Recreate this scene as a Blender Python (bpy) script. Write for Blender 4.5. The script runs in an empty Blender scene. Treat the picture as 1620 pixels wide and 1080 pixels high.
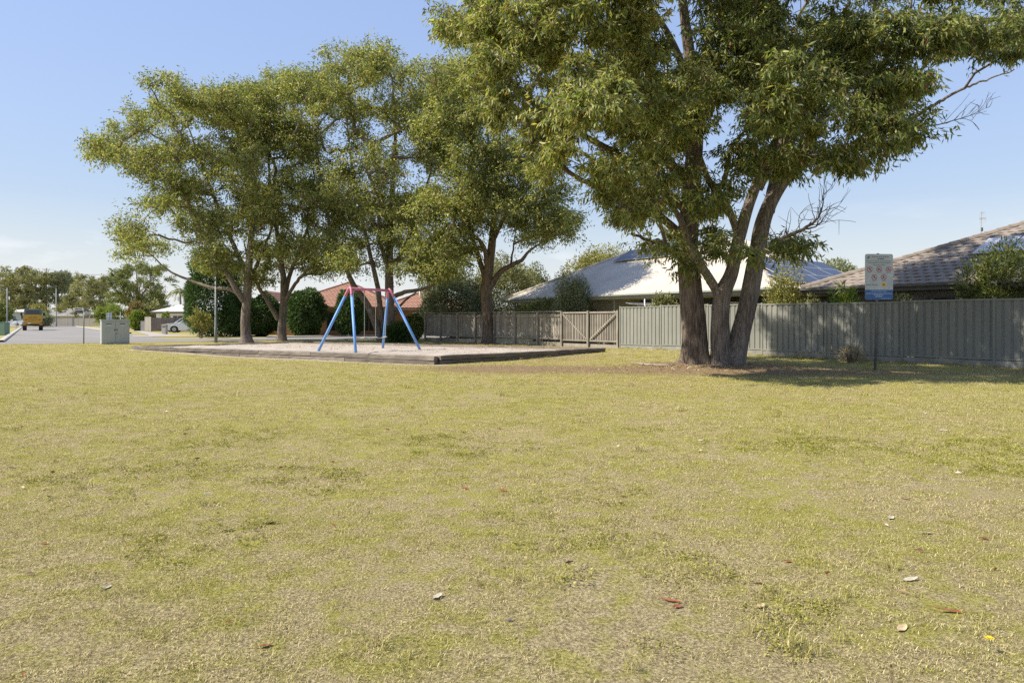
import bpy, bmesh, math, random
import numpy as np
from mathutils import Vector, Matrix, noise as mnoise

# ------------------------------------------------------------------ camera, sky, sun, exposure
SC = bpy.context.scene
COL = SC.collection
F, CX, HY, CAMH = 1050.0, 810.0, 507.0, 1.31
cam = bpy.data.cameras.new('camera')
camo = bpy.data.objects.new('camera', cam)
COL.objects.link(camo)
camo.location = (0, 0, CAMH)
camo.rotation_euler = (math.pi/2, 0, 0)
cam.sensor_width = 36.0
cam.lens = F/1620.0*36.0
cam.shift_y = -33.0/1620.0
cam.clip_start = 0.05
cam.clip_end = 3000
SC.camera = camo

SUN_EL = math.radians(47)
SUN_AZ = math.radians(-101)            # 0 = +Y, 90 = +X
to_sun = Vector((math.sin(SUN_AZ)*math.cos(SUN_EL), math.cos(SUN_AZ)*math.cos(SUN_EL), math.sin(SUN_EL)))
world = bpy.data.worlds.new('World')
SC.world = world
world.use_nodes = True
wn = world.node_tree
sky = wn.nodes.new('ShaderNodeTexSky')
sky.sky_type = 'NISHITA'
sky.sun_disc = False
sky.sun_elevation = SUN_EL
sky.sun_rotation = SUN_AZ
sky.air_density = 1.0
sky.dust_density = 0.1
sky.ozone_density = 1.2
# thin fair-weather clouds low over the horizon, all the way round
tc = wn.nodes.new('ShaderNodeTexCoord')
mp = wn.nodes.new('ShaderNodeMapping'); mp.inputs['Scale'].default_value = (1, 1, 3.2); mp.inputs['Location'].default_value = (0.37, 2.1, 0.0)
nz = wn.nodes.new('ShaderNodeTexNoise'); nz.inputs['Scale'].default_value = 5.5; nz.inputs['Detail'].default_value = 7; nz.inputs['Roughness'].default_value = 0.62
cr = wn.nodes.new('ShaderNodeMapRange'); cr.inputs['From Min'].default_value = 0.55; cr.inputs['From Max'].default_value = 0.7
sx = wn.nodes.new('ShaderNodeSeparateXYZ')
el = wn.nodes.new('ShaderNodeMapRange'); el.inputs['From Min'].default_value = 0.16; el.inputs['From Max'].default_value = 0.08
mu = wn.nodes.new('ShaderNodeMath'); mu.operation = 'MULTIPLY'
mu2 = wn.nodes.new('ShaderNodeMath'); mu2.operation = 'MULTIPLY'; mu2.inputs[1].default_value = 0.4
mx = wn.nodes.new('ShaderNodeMix'); mx.data_type = 'RGBA'
mx.inputs['B'].default_value = (3.1, 3.35, 3.7, 1)
L = wn.links.new
L(tc.outputs['Generated'], mp.inputs['Vector']); L(mp.outputs[0], nz.inputs['Vector']); L(nz.outputs[0], cr.inputs['Value'])
L(tc.outputs['Generated'], sx.inputs[0]); L(sx.outputs['Z'], el.inputs['Value'])
hzn = wn.nodes.new('ShaderNodeMapRange'); hzn.inputs['From Min'].default_value = 0.16; hzn.inputs['From Max'].default_value = 0.0; hzn.inputs['To Max'].default_value = 0.8; L(sx.outputs['Z'], hzn.inputs['Value'])
L(cr.outputs[0], mu.inputs[0]); L(el.outputs[0], mu.inputs[1]); L(mu.outputs[0], mu2.inputs[0])
bw = wn.nodes.new('ShaderNodeRGBToBW'); L(sky.outputs[0], bw.inputs[0])      # even out the sky's range the way the camera's exposure did
dv = wn.nodes.new('ShaderNodeMath'); dv.operation = 'DIVIDE'; dv.inputs[0].default_value = 2.15; L(bw.outputs[0], dv.inputs[1])
sq = wn.nodes.new('ShaderNodeMath'); sq.operation = 'POWER'; sq.inputs[1].default_value = 0.65; L(dv.outputs[0], sq.inputs[0])
sm_ = wn.nodes.new('ShaderNodeVectorMath'); sm_.operation = 'SCALE'; L(sky.outputs[0], sm_.inputs[0]); L(sq.outputs[0], sm_.inputs['Scale'])
tn = wn.nodes.new('ShaderNodeVectorMath'); tn.operation = 'MULTIPLY'; tn.inputs[1].default_value = (1.05, 0.90, 0.86); L(sm_.outputs[0], tn.inputs[0])   # white balance
L(hzn.outputs[0], mx.inputs['Factor']); L(tn.outputs[0], mx.inputs['A'])
bg = wn.nodes['Background']
bg.inputs[1].default_value = 0.108
mc = wn.nodes.new('ShaderNodeMix'); mc.data_type = 'RGBA'; mc.inputs['B'].default_value = (4.3, 4.35, 4.45, 1)
L(mu2.outputs[0], mc.inputs['Factor']); L(mx.outputs['Result'], mc.inputs['A']); L(mc.outputs['Result'], bg.inputs[0])

sun = bpy.data.lights.new('sun', 'SUN')
sun.energy = 3.2
sun.angle = math.radians(0.55)
sun.color = (1.0, 0.925, 0.80)
suno = bpy.data.objects.new('sun', sun)
suno.rotation_euler = (-to_sun).to_track_quat('-Z', 'Y').to_euler()
suno.location = to_sun*60
COL.objects.link(suno)
SC.view_settings.view_transform = 'Standard'
SC.view_settings.look = 'None'
SC.view_settings.gamma = 1
SC.view_settings.use_curve_mapping = False
SC.view_settings.exposure = 1.3
SC.cycles.max_bounces = 8
SC.cycles.diffuse_bounces = 5
SC.cycles.transparent_max_bounces = 4

# ------------------------------------------------------------------ helpers
R = random.Random(11)
def px3(px, py, Y):
    return Vector(((px-CX)/F*Y, Y, CAMH+(HY-py)/F*Y))
def gpx(px, py):
    Y = CAMH*F/(py-HY)
    return Vector(((px-CX)/F*Y, Y, 0))
def sstep(a, b, x):
    t = np.clip((x-a)/(b-a), 0, 1)
    return t*t*(3-2*t)
def gz(x, y):
    x = np.asarray(x, float); y = np.asarray(y, float)
    z = 0.11*np.exp(-(((x+15.3)/5.0)**2+((y-27.0)/4.5)**2)) + 0.13*np.exp(-(((x-4.0)/3.2)**2+((y-25.5)/3.6)**2))
    z = z + 0.05*np.exp(-(((x-5.9)/1.6)**2+((y-19.5)/1.3)**2))
    z = z + 0.012*np.sin(x*0.9+0.7*np.sin(y*0.6))*np.cos(y*0.75+1.3)*sstep(40, 25, y)
    z = z + 0.10*sstep(-36, -46, x+0.725*(y-44))*sstep(36, 44, y)
    return z

class MB:
    def __init__(s): s.v = []; s.f = []; s.m = []
    def add(s, vs, fs, mi=0):
        o = len(s.v)
        s.v.extend([tuple(v) for v in vs])
        s.f.extend([tuple(i+o for i in f) for f in fs]); s.m.extend([mi]*len(fs))
        return s
    def box(s, c, size, rz=0, mat=None, mi=0):
        hx, hy, hz = size[0]/2, size[1]/2, size[2]/2
        vs = [Vector((x*hx, y*hy, z*hz)) for z in (-1, 1) for x, y in ((-1, -1), (1, -1), (1, 1), (-1, 1))]
        M = Matrix.Rotation(rz, 3, 'Z') if mat is None else mat
        vs = [M @ v + Vector(c) for v in vs]
        return s.add(vs, [(3, 2, 1, 0), (4, 5, 6, 7), (0, 1, 5, 4), (1, 2, 6, 5), (2, 3, 7, 6), (3, 0, 4, 7)], mi)
    def bbox(s, c, size, b=0.01, rz=0, mi=0):
        # box with chamfered edges
        bm = bmesh.new(); bmesh.ops.create_cube(bm, size=1)
        bmesh.ops.scale(bm, vec=size, verts=bm.verts)
        bmesh.ops.bevel(bm, geom=list(bm.edges), offset=b, segments=2, affect='EDGES', profile=0.6)
        M = Matrix.Rotation(rz, 3, 'Z')
        vs = [M @ v.co + Vector(c) for v in bm.verts]
        bm.verts.index_update()
        fs = [[v.index for v in f.verts] for f in bm.faces]
        bm.free()
        return s.add(vs, fs, mi)
    def tube(s, pts, rs, n=8, caps=True, mi=0):
        pts = [Vector(p) for p in pts]
        if not hasattr(rs, '__len__'): rs = [rs]*len(pts)
        rings = []; up = None
        for i, p in enumerate(pts):
            t = (pts[min(i+1, len(pts)-1)]-pts[max(i-1, 0)])
            if t.length < 1e-9: t = Vector((0, 0, 1))
            t.normalize()
            if up is None:
                a = Vector((0, 0, 1)) if abs(t.z) < 0.9 else Vector((1, 0, 0))
                up = t.cross(a).normalized()
            up = (up - t*up.dot(t))
            if up.length < 1e-6: up = t.orthogonal()
            up.normalize(); w = t.cross(up)
            rings.append([p + (up*math.cos(2*math.pi*k/n) + w*math.sin(2*math.pi*k/n))*rs[i] for k in range(n)])
        vs = [v for r in rings for v in r]; fs = []
        for i in range(len(rings)-1):
            for k in range(n):
                a = i*n+k; b = i*n+(k+1) % n
                fs.append((a, b, b+n, a+n))
        if caps:
            fs.append(tuple(range(n))[::-1]); fs.append(tuple((len(rings)-1)*n+k for k in range(n)))
        return s.add(vs, fs, mi)
    def prism(s, poly, y0, y1, axis='Y', mi=0):
        # polygon in (x,z) extruded along y
        n = len(poly)
        if axis == 'Y': vs = [(x, y0, z) for x, z in poly]+[(x, y1, z) for x, z in poly]
        elif axis == 'X': vs = [(y0, x, z) for x, z in poly]+[(y1, x, z) for x, z in poly]
        else: vs = [(x, z, y0) for x, z in poly]+[(x, z, y1) for x, z in poly]
        fs = [tuple(range(n)), tuple(range(2*n-1, n-1, -1))]
        fs += [((i+1) % n, i, i+n, (i+1) % n+n) for i in range(n)]
        return s.add(vs, fs, mi)
    def build(s, name, mats, parent=None, smooth=False, fix=True):
        me = bpy.data.meshes.new(name)
        me.from_pydata(s.v, [], s.f)
        if fix:
            bm = bmesh.new(); bm.from_mesh(me); bmesh.ops.recalc_face_normals(bm, faces=bm.faces); bm.to_mesh(me); bm.free()
        for m in (mats if isinstance(mats, (list, tuple)) else [mats]): me.materials.append(m)
        if any(s.m): me.polygons.foreach_set('material_index', s.m)
        if smooth: me.polygons.foreach_set('use_smooth', [True]*len(me.polygons))
        return mo(name, me, parent)
def mo(name, me, parent=None, loc=None):
    o = bpy.data.objects.new(name, me); COL.objects.link(o)
    if parent: o.parent = parent
    if loc is not None: o.location = loc
    return o
def tag(o, label, cat, group=None):
    o['label'] = label; o['category'] = cat
    if group: o['group'] = group
    return o
def thing(name, label, cat, loc=(0, 0, 0), rz=0, group=None):
    o = bpy.data.objects.new(name, None); o.empty_display_size = 0.2
    COL.objects.link(o); o.location = loc; o.rotation_euler = (0, 0, rz)
    return tag(o, label, cat, group)
def struct(o, kind='structure'):
    o['kind'] = kind; return o
def quick_mesh(name, verts, faces_flat, per, mats, cols=None, smooth=False, attr='Col'):
    me = bpy.data.meshes.new(name)
    nv = len(verts); nf = len(faces_flat)//per
    me.vertices.add(nv); me.vertices.foreach_set('co', np.asarray(verts, np.float32).ravel())
    me.loops.add(nf*per); me.loops.foreach_set('vertex_index', np.asarray(faces_flat, np.int32))
    me.polygons.add(nf); me.polygons.foreach_set('loop_start', np.arange(0, nf*per, per, dtype=np.int32))
    me.polygons.foreach_set('loop_total', np.full(nf, per, np.int32))
    if smooth: me.polygons.foreach_set('use_smooth', np.ones(nf, bool))
    if cols is not None:
        a = me.attributes.new(attr, 'FLOAT_COLOR', 'POINT')
        c = np.ones((nv, 4), np.float32); c[:, :3] = cols
        a.data.foreach_set('color', c.ravel())
    me.update(calc_edges=True)
    for m in (mats if isinstance(mats, (list, tuple)) else [mats]): me.materials.append(m)
    return me

# ------------------------------------------------------------------ materials
class NT:
    def __init__(s, name):
        s.m = bpy.data.materials.new(name); s.m.use_nodes = True
        s.t = s.m.node_tree; s.b = s.t.nodes['Principled BSDF']; s.out = s.t.nodes['Material Output']
    def n(s, typ, **kw):
        nd = s.t.nodes.new(typ)
        for k, v in kw.items():
            if k.startswith('_'): setattr(nd, k[1:], v)
            else: nd.inputs[k].default_value = v
        return nd
    def l(s, a, b): s.t.links.new(a, b)
    def coord(s, kind='Object', scale=(1, 1, 1)):
        if kind == 'World': src = s.n('ShaderNodeNewGeometry').outputs['Position']
        else: src = s.n('ShaderNodeTexCoord').outputs[kind]
        m = s.n('ShaderNodeMapping'); m.inputs['Scale'].default_value = scale
        s.l(src, m.inputs['Vector']); return m.outputs[0]
    def noise(s, vec, scale, detail=5, rough=0.6, dist=0.0):
        nd = s.n('ShaderNodeTexNoise', Scale=scale, Detail=detail, Roughness=rough, Distortion=dist)
        s.l(vec, nd.inputs['Vector']); return nd.outputs[0]
    def ramp(s, fac, stops):
        r = s.n('ShaderNodeValToRGB'); e = r.color_ramp.elements
        while len(e) < len(stops): e.new(0.5)
        for i, (p, c) in enumerate(stops):
            e[i].position = p; e[i].color = tuple(c)+(1,) if len(c) == 3 else c
        s.l(fac, r.inputs[0]); return r.outputs[0]
    def rng(s, v, a, b, c=0.0, d=1.0):
        r = s.n('ShaderNodeMapRange'); r.inputs['From Min'].default_value = a; r.inputs['From Max'].default_value = b
        r.inputs['To Min'].default_value = c; r.inputs['To Max'].default_value = d
        s.l(v, r.inputs['Value']); return r.outputs[0]
    def mix(s, fac, a, b, mode='MIX'):
        x = s.n('ShaderNodeMix', _data_type='RGBA', _blend_type=mode)
        for sock, val in (('Factor', fac), ('A', a), ('B', b)):
            i = x.inputs[sock] if sock == 'Factor' else [q for q in x.inputs if q.name == sock and q.type == 'RGBA'][0]
            if hasattr(val, 'is_output'): s.l(val, i)
            else: i.default_value = val if sock == 'Factor' else (tuple(val)+(1,) if len(val) == 3 else val)
        return [q for q in x.outputs if q.type == 'RGBA'][0]
    def math(s, op, a, b=0.0):
        x = s.n('ShaderNodeMath', _operation=op)
        for i, v in enumerate((a, b)):
            if hasattr(v, 'is_output'): s.l(v, x.inputs[i])
            else: x.inputs[i].default_value = v
        return x.outputs[0]
    def bump(s, h, strength=0.5, dist=0.01):
        b = s.n('ShaderNodeBump', Strength=strength, Distance=dist)
        s.l(h, b.inputs['Height']); s.l(b.outputs[0], s.b.inputs['Normal'])
    def col(s, c):
        if hasattr(c, 'is_output'): s.l(c, s.b.inputs['Base Color'])
        else: s.b.inputs['Base Color'].default_value = tuple(c)+(1,)
    def set(s, rough=0.6, spec=0.5, metal=0.0):
        s.b.inputs['Roughness'].default_value = rough; s.b.inputs['Specular IOR Level'].default_value = spec; s.b.inputs['Metallic'].default_value = metal
        return s.m
MATS = {}
def paint(name, c, rough=0.6, var=0.12, scale=3.0, spec=0.4, metal=0.0, bump=0.0, coord='Object', sc3=(1, 1, 1)):
    if name in MATS: return MATS[name]
    t = NT(name); v = t.coord(coord, sc3)
    f = t.noise(v, scale, 6, 0.65)
    lo = tuple(x*(1-var*1.6) for x in c); hi = tuple(min(1, x*(1+var)) for x in c)
    t.col(t.ramp(f, [(0.3, lo), (0.7, hi)]))
    if bump: t.bump(t.noise(v, scale*8, 5, 0.7), bump, 0.01)
    MATS[name] = t.set(rough, spec, metal); return MATS[name]
def leaf_mat(name, rough=0.42, trans=0.28, spec=0.5):
    t = NT(name)
    a = t.n('ShaderNodeVertexColor', _layer_name='Col')
    t.col(a.outputs[0]); t.set(rough, spec)
    tr = t.n('ShaderNodeBsdfTranslucent')
    br = t.mix(1.0, a.outputs[0], (1.5, 1.5, 0.7), 'MULTIPLY'); t.l(br, tr.inputs['Color'])
    ms = t.n('ShaderNodeMixShader'); ms.inputs[0].default_value = trans
    t.l(t.b.outputs[0], ms.inputs[1]); t.l(tr.outputs[0], ms.inputs[2]); t.l(ms.outputs[0], t.out.inputs[0])
    return t.m
M_LEAF = leaf_mat('leaf_glossy', 0.5, 0.42, 0.4)
M_LEAFD = leaf_mat('leaf_matt', 0.62, 0.2, 0.3)
def bark_mat(name, dark, mid, light, sc=30.0, stretch=0.07):
    t = NT(name)
    v = t.coord('Object', (1, 1, stretch))
    n1 = t.noise(v, sc, 7, 0.72, 0.4)
    v2 = t.coord('Object', (1, 1, 0.5)); n2 = t.noise(v2, 2.2, 4, 0.6)
    c = t.ramp(n1, [(0.38, dark), (0.52, mid), (0.68, light)])
    c = t.mix(t.rng(n2, 0.42, 0.68, 0, 0.3), c, tuple(x*1.2 for x in light))
    t.col(c); t.bump(n1, 1.0, 0.06)
    return t.set(0.9, 0.15)
M_BARK = bark_mat('bark_brown', (0.045, 0.033, 0.025), (0.165, 0.125, 0.095), (0.33, 0.27, 0.215))
M_BARKG = bark_mat('bark_grey', (0.06, 0.048, 0.039), (0.21, 0.172, 0.14), (0.38, 0.325, 0.275))
M_TWIG = paint('twig_brown', (0.17, 0.13, 0.10), 0.9, 0.25, 6)

def wood_mat(name, dark, light, axis=(6, 6, 0.6)):
    t = NT(name); v = t.coord('Object', axis)
    n = t.noise(v, 3.2, 7, 0.7, 0.3); n2 = t.noise(t.coord('World', (1, 1, 1)), 1.7, 4, 0.6)
    c = t.ramp(n, [(0.3, dark), (0.7, light)])
    c = t.mix(t.rng(n2, 0.35, 0.7, 0, 0.45), c, tuple(x*0.62 for x in dark))
    oi = t.n('ShaderNodeObjectInfo')
    br = t.rng(oi.outputs['Random'], 0, 1, 0.72, 1.18)
    hs = t.n('ShaderNodeHueSaturation'); t.l(c, hs.inputs['Color']); t.l(br, hs.inputs['Value'])
    t.col(hs.outputs[0]); t.bump(n, 0.55, 0.012)
    return t.set(0.88, 0.15)
M_WOOD = wood_mat('weathered_paling', (0.245, 0.215, 0.178), (0.45, 0.408, 0.352))
M_SLEEPER = wood_mat('weathered_sleeper', (0.11, 0.093, 0.078), (0.32, 0.275, 0.225), (0.7, 5, 9))

def grass_colour(t, pos, base=None):
    """patchy lawn colour by world position: green, yellow-green, straw"""
    n1 = t.noise(pos, 0.75, 5, 0.65, 0.4); n2 = t.noise(pos, 4.5, 5, 0.7, 0.3)
    q = t.n('ShaderNodeSeparateXYZ'); t.l(pos, q.inputs[0])
    worn_ = t.math('MULTIPLY', t.rng(t.math('ADD', q.outputs[1], t.math('MULTIPLY', n1, 3.0)), 8.5, 4.0), 0.055)   # the drier, more trampled end of the lawn
    s = t.math('SUBTRACT', t.math('ADD', t.math('MULTIPLY', n1, 0.45), t.math('MULTIPLY', n2, 0.55)), worn_)
    return s
# ------------------------------------------------------------------ ground
def dirt_mask(x, y):
    x = np.asarray(x, float); y = np.asarray(y, float)
    yc = 17.7 - 0.10*(x-2.0)
    band = np.exp(-((y-yc)/1.7)**2)*sstep(-5.5, 0.5, x)*(1-0.55*sstep(7, 12, x))
    tree = np.exp(-(((x-5.8)/3.2)**2+((y-19.0)/1.9)**2))
    edge = np.exp(-(((x-1.2)+(y-21.5)*-0.9)/2.0)**2)*sstep(18, 19.5, y)*sstep(27, 23, y)*0.5
    row = 0.75*np.exp(-((y-(37.5-0.12*(x+8)))/2.2)**2)*sstep(-19, -15, x)*sstep(2, -2, x)
    return np.clip(np.maximum.reduce([band*1.15, tree*1.1, edge*sstep(-2, 1, x), row]), 0, 1)
SB = [Vector((-15.5, 27.2)), Vector((-2.25, 19.65)), Vector((3.48, 25.2)), Vector((-9.77, 32.75))]   # sandpit corners
def seg_dist(x, y, a, b):
    dx, dy = b[0]-a[0], b[1]-a[1]
    t = np.clip(((x-a[0])*dx+(y-a[1])*dy)/(dx*dx+dy*dy), 0, 1)
    return np.hypot(x-a[0]-t*dx, y-a[1]-t*dy)
def in_quad(x, y, q, grow=0.0):
    c = (sum((p.x for p in q))/4, sum((p.y for p in q))/4)
    ok = np.ones(np.shape(x), bool)
    for i in range(4):
        a, b = q[i], q[(i+1) % 4]
        nx, ny = b.y-a.y, -(b.x-a.x); l = math.hypot(nx, ny); nx /= l; ny /= l
        sgn = 1 if (c[0]-a.x)*nx+(c[1]-a.y)*ny < 0 else -1
        ok &= (sgn*((x-a.x)*nx+(y-a.y)*ny) < grow)
    return ok
def sand_mask(x, y):
    d = seg_dist(x, y, SB[0], SB[1])
    return np.clip(np.exp(-(np.maximum(d-0.1, 0)/0.33)**2), 0, 1)

t = NT('lawn_soil')
pos = t.coord('World')
att = t.n('ShaderNodeVertexColor', _layer_name='Col')
sep = t.n('ShaderNodeSeparateColor'); t.l(att.outputs[0], sep.inputs[0])
s = grass_colour(t, pos)
fine = t.noise(pos, 70, 6, 0.8, 0.2); fine2 = t.noise(pos, 9, 5, 0.7, 0.2)
thatch = t.ramp(fine, [(0.36, (0.12, 0.09, 0.05)), (0.5, (0.35, 0.285, 0.15)), (0.62, (0.62, 0.525, 0.30))])
green = t.ramp(fine, [(0.36, (0.12, 0.105, 0.035)), (0.5, (0.32, 0.295, 0.076)), (0.64, (0.50, 0.45, 0.14))])
c = t.mix(t.rng(t.math('ADD', s, t.math('MULTIPLY', fine2, 0.25)), 0.54, 0.68), thatch, green)
farg = t.n('ShaderNodeSeparateXYZ'); t.l(pos, farg.inputs[0])
dn = t.math('ADD', sep.outputs[0], t.math('MULTIPLY', t.math('SUBTRACT', fine2, 0.5), 0.9))
mulch = t.ramp(fine, [(0.3, (0.085, 0.06, 0.036)), (0.52, (0.25, 0.178, 0.105)), (0.72, (0.44, 0.345, 0.215))])
c = t.mix(t.rng(dn, 0.3, 0.75), c, mulch)
sandc = t.ramp(fine, [(0.3, (0.33, 0.28, 0.22)), (0.7, (0.56, 0.49, 0.41))])
sn = t.math('ADD', sep.outputs[1], t.math('MULTIPLY', t.math('SUBTRACT', fine2, 0.5), 0.9))
c = t.mix(t.rng(sn, 0.35, 0.65), c, sandc)
t.col(c); t.bump(fine, 0.8, 0.03)
M_GROUND = t.set(0.95, 0.03)

def nonuni(a, b, segs):
    out = [a]
    return out
ys = np.unique(np.concatenate([np.arange(-30, 0, 3.0), np.arange(0, 2, 0.5), np.arange(2, 12, 0.25), np.arange(12, 42, 0.33), np.arange(42, 60, 1.0), np.arange(60, 200, 8.0), np.array([200, 260, 400, 700, 1200, 2200.])]))
xs = np.unique(np.concatenate([np.array([-2200, -1200, -700, -400, -260.]), np.arange(-200, -40, 8.0), np.arange(-40, -20, 1.0), np.arange(-20, 18, 0.33), np.arange(18, 40, 1.0), np.arange(40, 200, 8.0), np.array([200, 260, 400, 700, 1200, 2200.])]))
XX, YY = np.meshgrid(xs, ys)
ZZ = gz(XX, YY)
nx_, ny_ = len(xs), len(ys)
vv = np.stack([XX.ravel(), YY.ravel(), ZZ.ravel()], 1)
ii = (np.arange(ny_-1)[:, None]*nx_+np.arange(nx_-1)[None, :]).ravel()
ff = np.stack([ii, ii+1, ii+1+nx_, ii+nx_], 1)
cc = np.zeros((len(vv), 3)); cc[:, 0] = dirt_mask(vv[:, 0], vv[:, 1]); cc[:, 1] = sand_mask(vv[:, 0], vv[:, 1])
ground = mo('ground', quick_mesh('ground', vv, ff.ravel(), 4, M_GROUND, cc, True))
struct(ground)

# ------------------------------------------------------------------ roads
D = Vector((0.587, -0.81)).normalized()        # along the fences, towards the camera side
N = Vector((-D.y, D.x)); N = Vector((0.81, 0.587)).normalized()
t = NT('asphalt_worn'); v = t.coord('World'); f = t.noise(v, 0.35, 5, 0.6); f2 = t.noise(v, 30, 4, 0.8)
c = t.ramp(f, [(0.3, (0.215, 0.2, 0.182)), (0.7, (0.285, 0.268, 0.245))])
c = t.mix(t.rng(f2, 0.3, 0.7, 0, 0.25), c, (0.09, 0.088, 0.085)); t.col(c); t.bump(f2, 0.4, 0.01)
M_ROAD = t.set(0.85, 0.25)
M_CONC = paint('kerb_concrete', (0.42, 0.40, 0.36), 0.85, 0.15, 2.0, 0.2, bump=0.3, coord='World')
M_PATH = paint('path_concrete', (0.37, 0.335, 0.29), 0.85, 0.14, 1.2, 0.2, bump=0.2, coord='World')
U = Vector((0.88, 0.475)).normalized(); UP = Vector((-U.y, U.x))
near0 = Vector((-22.8, 39.3))
def strip(name, a, b, off0, off1, z, m, n=40, side=None):
    """flat ribbon from a to b, between offsets measured along the left normal"""
    d = (b-a).normalized(); p = Vector((-d.y, d.x)) if side is None else side
    vs = []; fs = []
    for i in range(n+1):
        q = a+(b-a)*(i/n)
        for k in range(5):
            w = q+p*(off0+(off1-off0)*k/4); vs.append((w.x, w.y, float(gz(w.x, w.y))+z))
    for i in range(n):
        for k in range(4): fs.append((i*5+k, i*5+k+1, i*5+6+k, i*5+5+k))
    mb = MB(); mb.add(vs, fs); return mb.build(name, m)
struct(strip('cross_street', near0-U*70, near0+U*75, 0, 8.0, 0.012, M_ROAD, 60, UP))
kl = gpx(8, 540).xy; away = -D
kr0 = Vector((-60.8, 98.0))
struct(strip('side_street', kl-away*3.0, kl+away*125, 0, -9.2, 0.017, M_ROAD, 40))
struct(strip('far_street', gpx(75, 516).xy-N*70+away*2, gpx(155, 516).xy+N*60+away*2, -6, 2, 0.022, M_ROAD, 30))
def kerb(name, a, b, off, side, h=0.13, w=0.3):
    d = (b-a).normalized(); p = side; n = 24; vs = []; fs = []
    prof = [(0, -0.1), (0, h*0.75), (w*0.18, h), (w, h), (w, -0.1)]
    for i in range(n+1):
        q = a+(b-a)*(i/n)
        for o_, z in prof:
            x = q+p*(off+o_); vs.append((x.x, x.y, float(gz(q.x, q.y))+z))
    k = len(prof)
    for i in range(n):
        for j in range(k-1): fs.append((i*k+j, i*k+j+1, (i+1)*k+j+1, (i+1)*k+j))
    mb = MB(); mb.add(vs, fs); return struct(mb.build(name, M_CONC))
kerb('kerb', kl-away*2.0, kl+away*120, 0, Vector((away.y*-1, away.x)))
j = kl+away*20; rp = Vector((away.y, -away.x))
kerb('kerb', kl+away*24+rp*9.2, kl+away*120+rp*9.2, 0, rp)
kerb('kerb', near0+U*9, near0+U*75, 8.0, UP)
# rounded corner of the verge and the footpath with a pram ramp
def poly_sheet(name, pts, z, m):
    mb = MB(); vs = [(p.x, p.y, float(gz(p.x, p.y))+z) for p in pts]
    mb.add(vs, [tuple(range(len(vs)))]); return struct(mb.build(name, m))
poly_sheet('footpath', [gpx(q[0], q[1]) for q in ((206, 521.5), (214, 521.2), (232, 524.5), (262, 529), (300, 531.2), (420, 531.0), (420, 532.0), (300, 532.6), (240, 532.6), (212, 532.9), (208, 531.2), (236, 531.0), (222, 527))], 0.03, M_PATH)
poly_sheet('driveway', [gpx(q[0], q[1]) for q in ((0, 517.6), (36, 517.4), (37, 516.4), (0, 516.6))], 0.04, M_PATH)

# ------------------------------------------------------------------ sandpit
t = NT('play_sand'); v = t.coord('World'); f = t.noise(v, 1.3, 5, 0.65); f2 = t.noise(v, 26, 5, 0.8)
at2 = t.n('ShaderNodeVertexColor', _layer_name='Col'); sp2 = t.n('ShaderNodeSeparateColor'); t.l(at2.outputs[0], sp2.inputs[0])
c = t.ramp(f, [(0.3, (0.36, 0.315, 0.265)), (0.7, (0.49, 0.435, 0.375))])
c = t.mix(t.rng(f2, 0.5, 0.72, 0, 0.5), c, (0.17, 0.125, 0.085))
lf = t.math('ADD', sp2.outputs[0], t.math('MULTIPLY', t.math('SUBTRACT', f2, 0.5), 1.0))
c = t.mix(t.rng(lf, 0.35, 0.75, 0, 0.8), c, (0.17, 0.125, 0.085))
t.col(c); t.bump(f2, 0.8, 0.03); M_SAND = t.set(0.95, 0.1)
nu, nv = 90, 50; vs = []; cs = []
for a in range(nu+1):
    for b in range(nv+1):
        u, w = a/nu, b/nv
        p = SB[0].lerp(SB[1], u).lerp(SB[3].lerp(SB[2], u), w)
        z = 0.225+0.045*mnoise.noise((p.x*0.9, p.y*0.9, 3))+0.022*mnoise.noise((p.x*3, p.y*3, 7))
        sc = px3(560, 555, 23.5)
        z -= 0.09*math.exp(-((p.x+5.2)**2+(p.y-23.9)**2)/0.5)
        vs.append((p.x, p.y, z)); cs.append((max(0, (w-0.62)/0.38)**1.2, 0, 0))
fs = [(a*(nv+1)+b, (a+1)*(nv+1)+b, (a+1)*(nv+1)+b+1, a*(nv+1)+b+1) for a in range(nu) for b in range(nv)]
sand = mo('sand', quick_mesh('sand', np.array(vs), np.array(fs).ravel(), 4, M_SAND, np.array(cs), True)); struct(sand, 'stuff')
tag(sand, 'pale raked play sand filling the timber edged swing area', 'sand')
edging = thing('timber_edging', 'low weathered timber sleeper border around the sand under the swings', 'sandpit edging', (SB[1].x, SB[1].y, 0))
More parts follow.
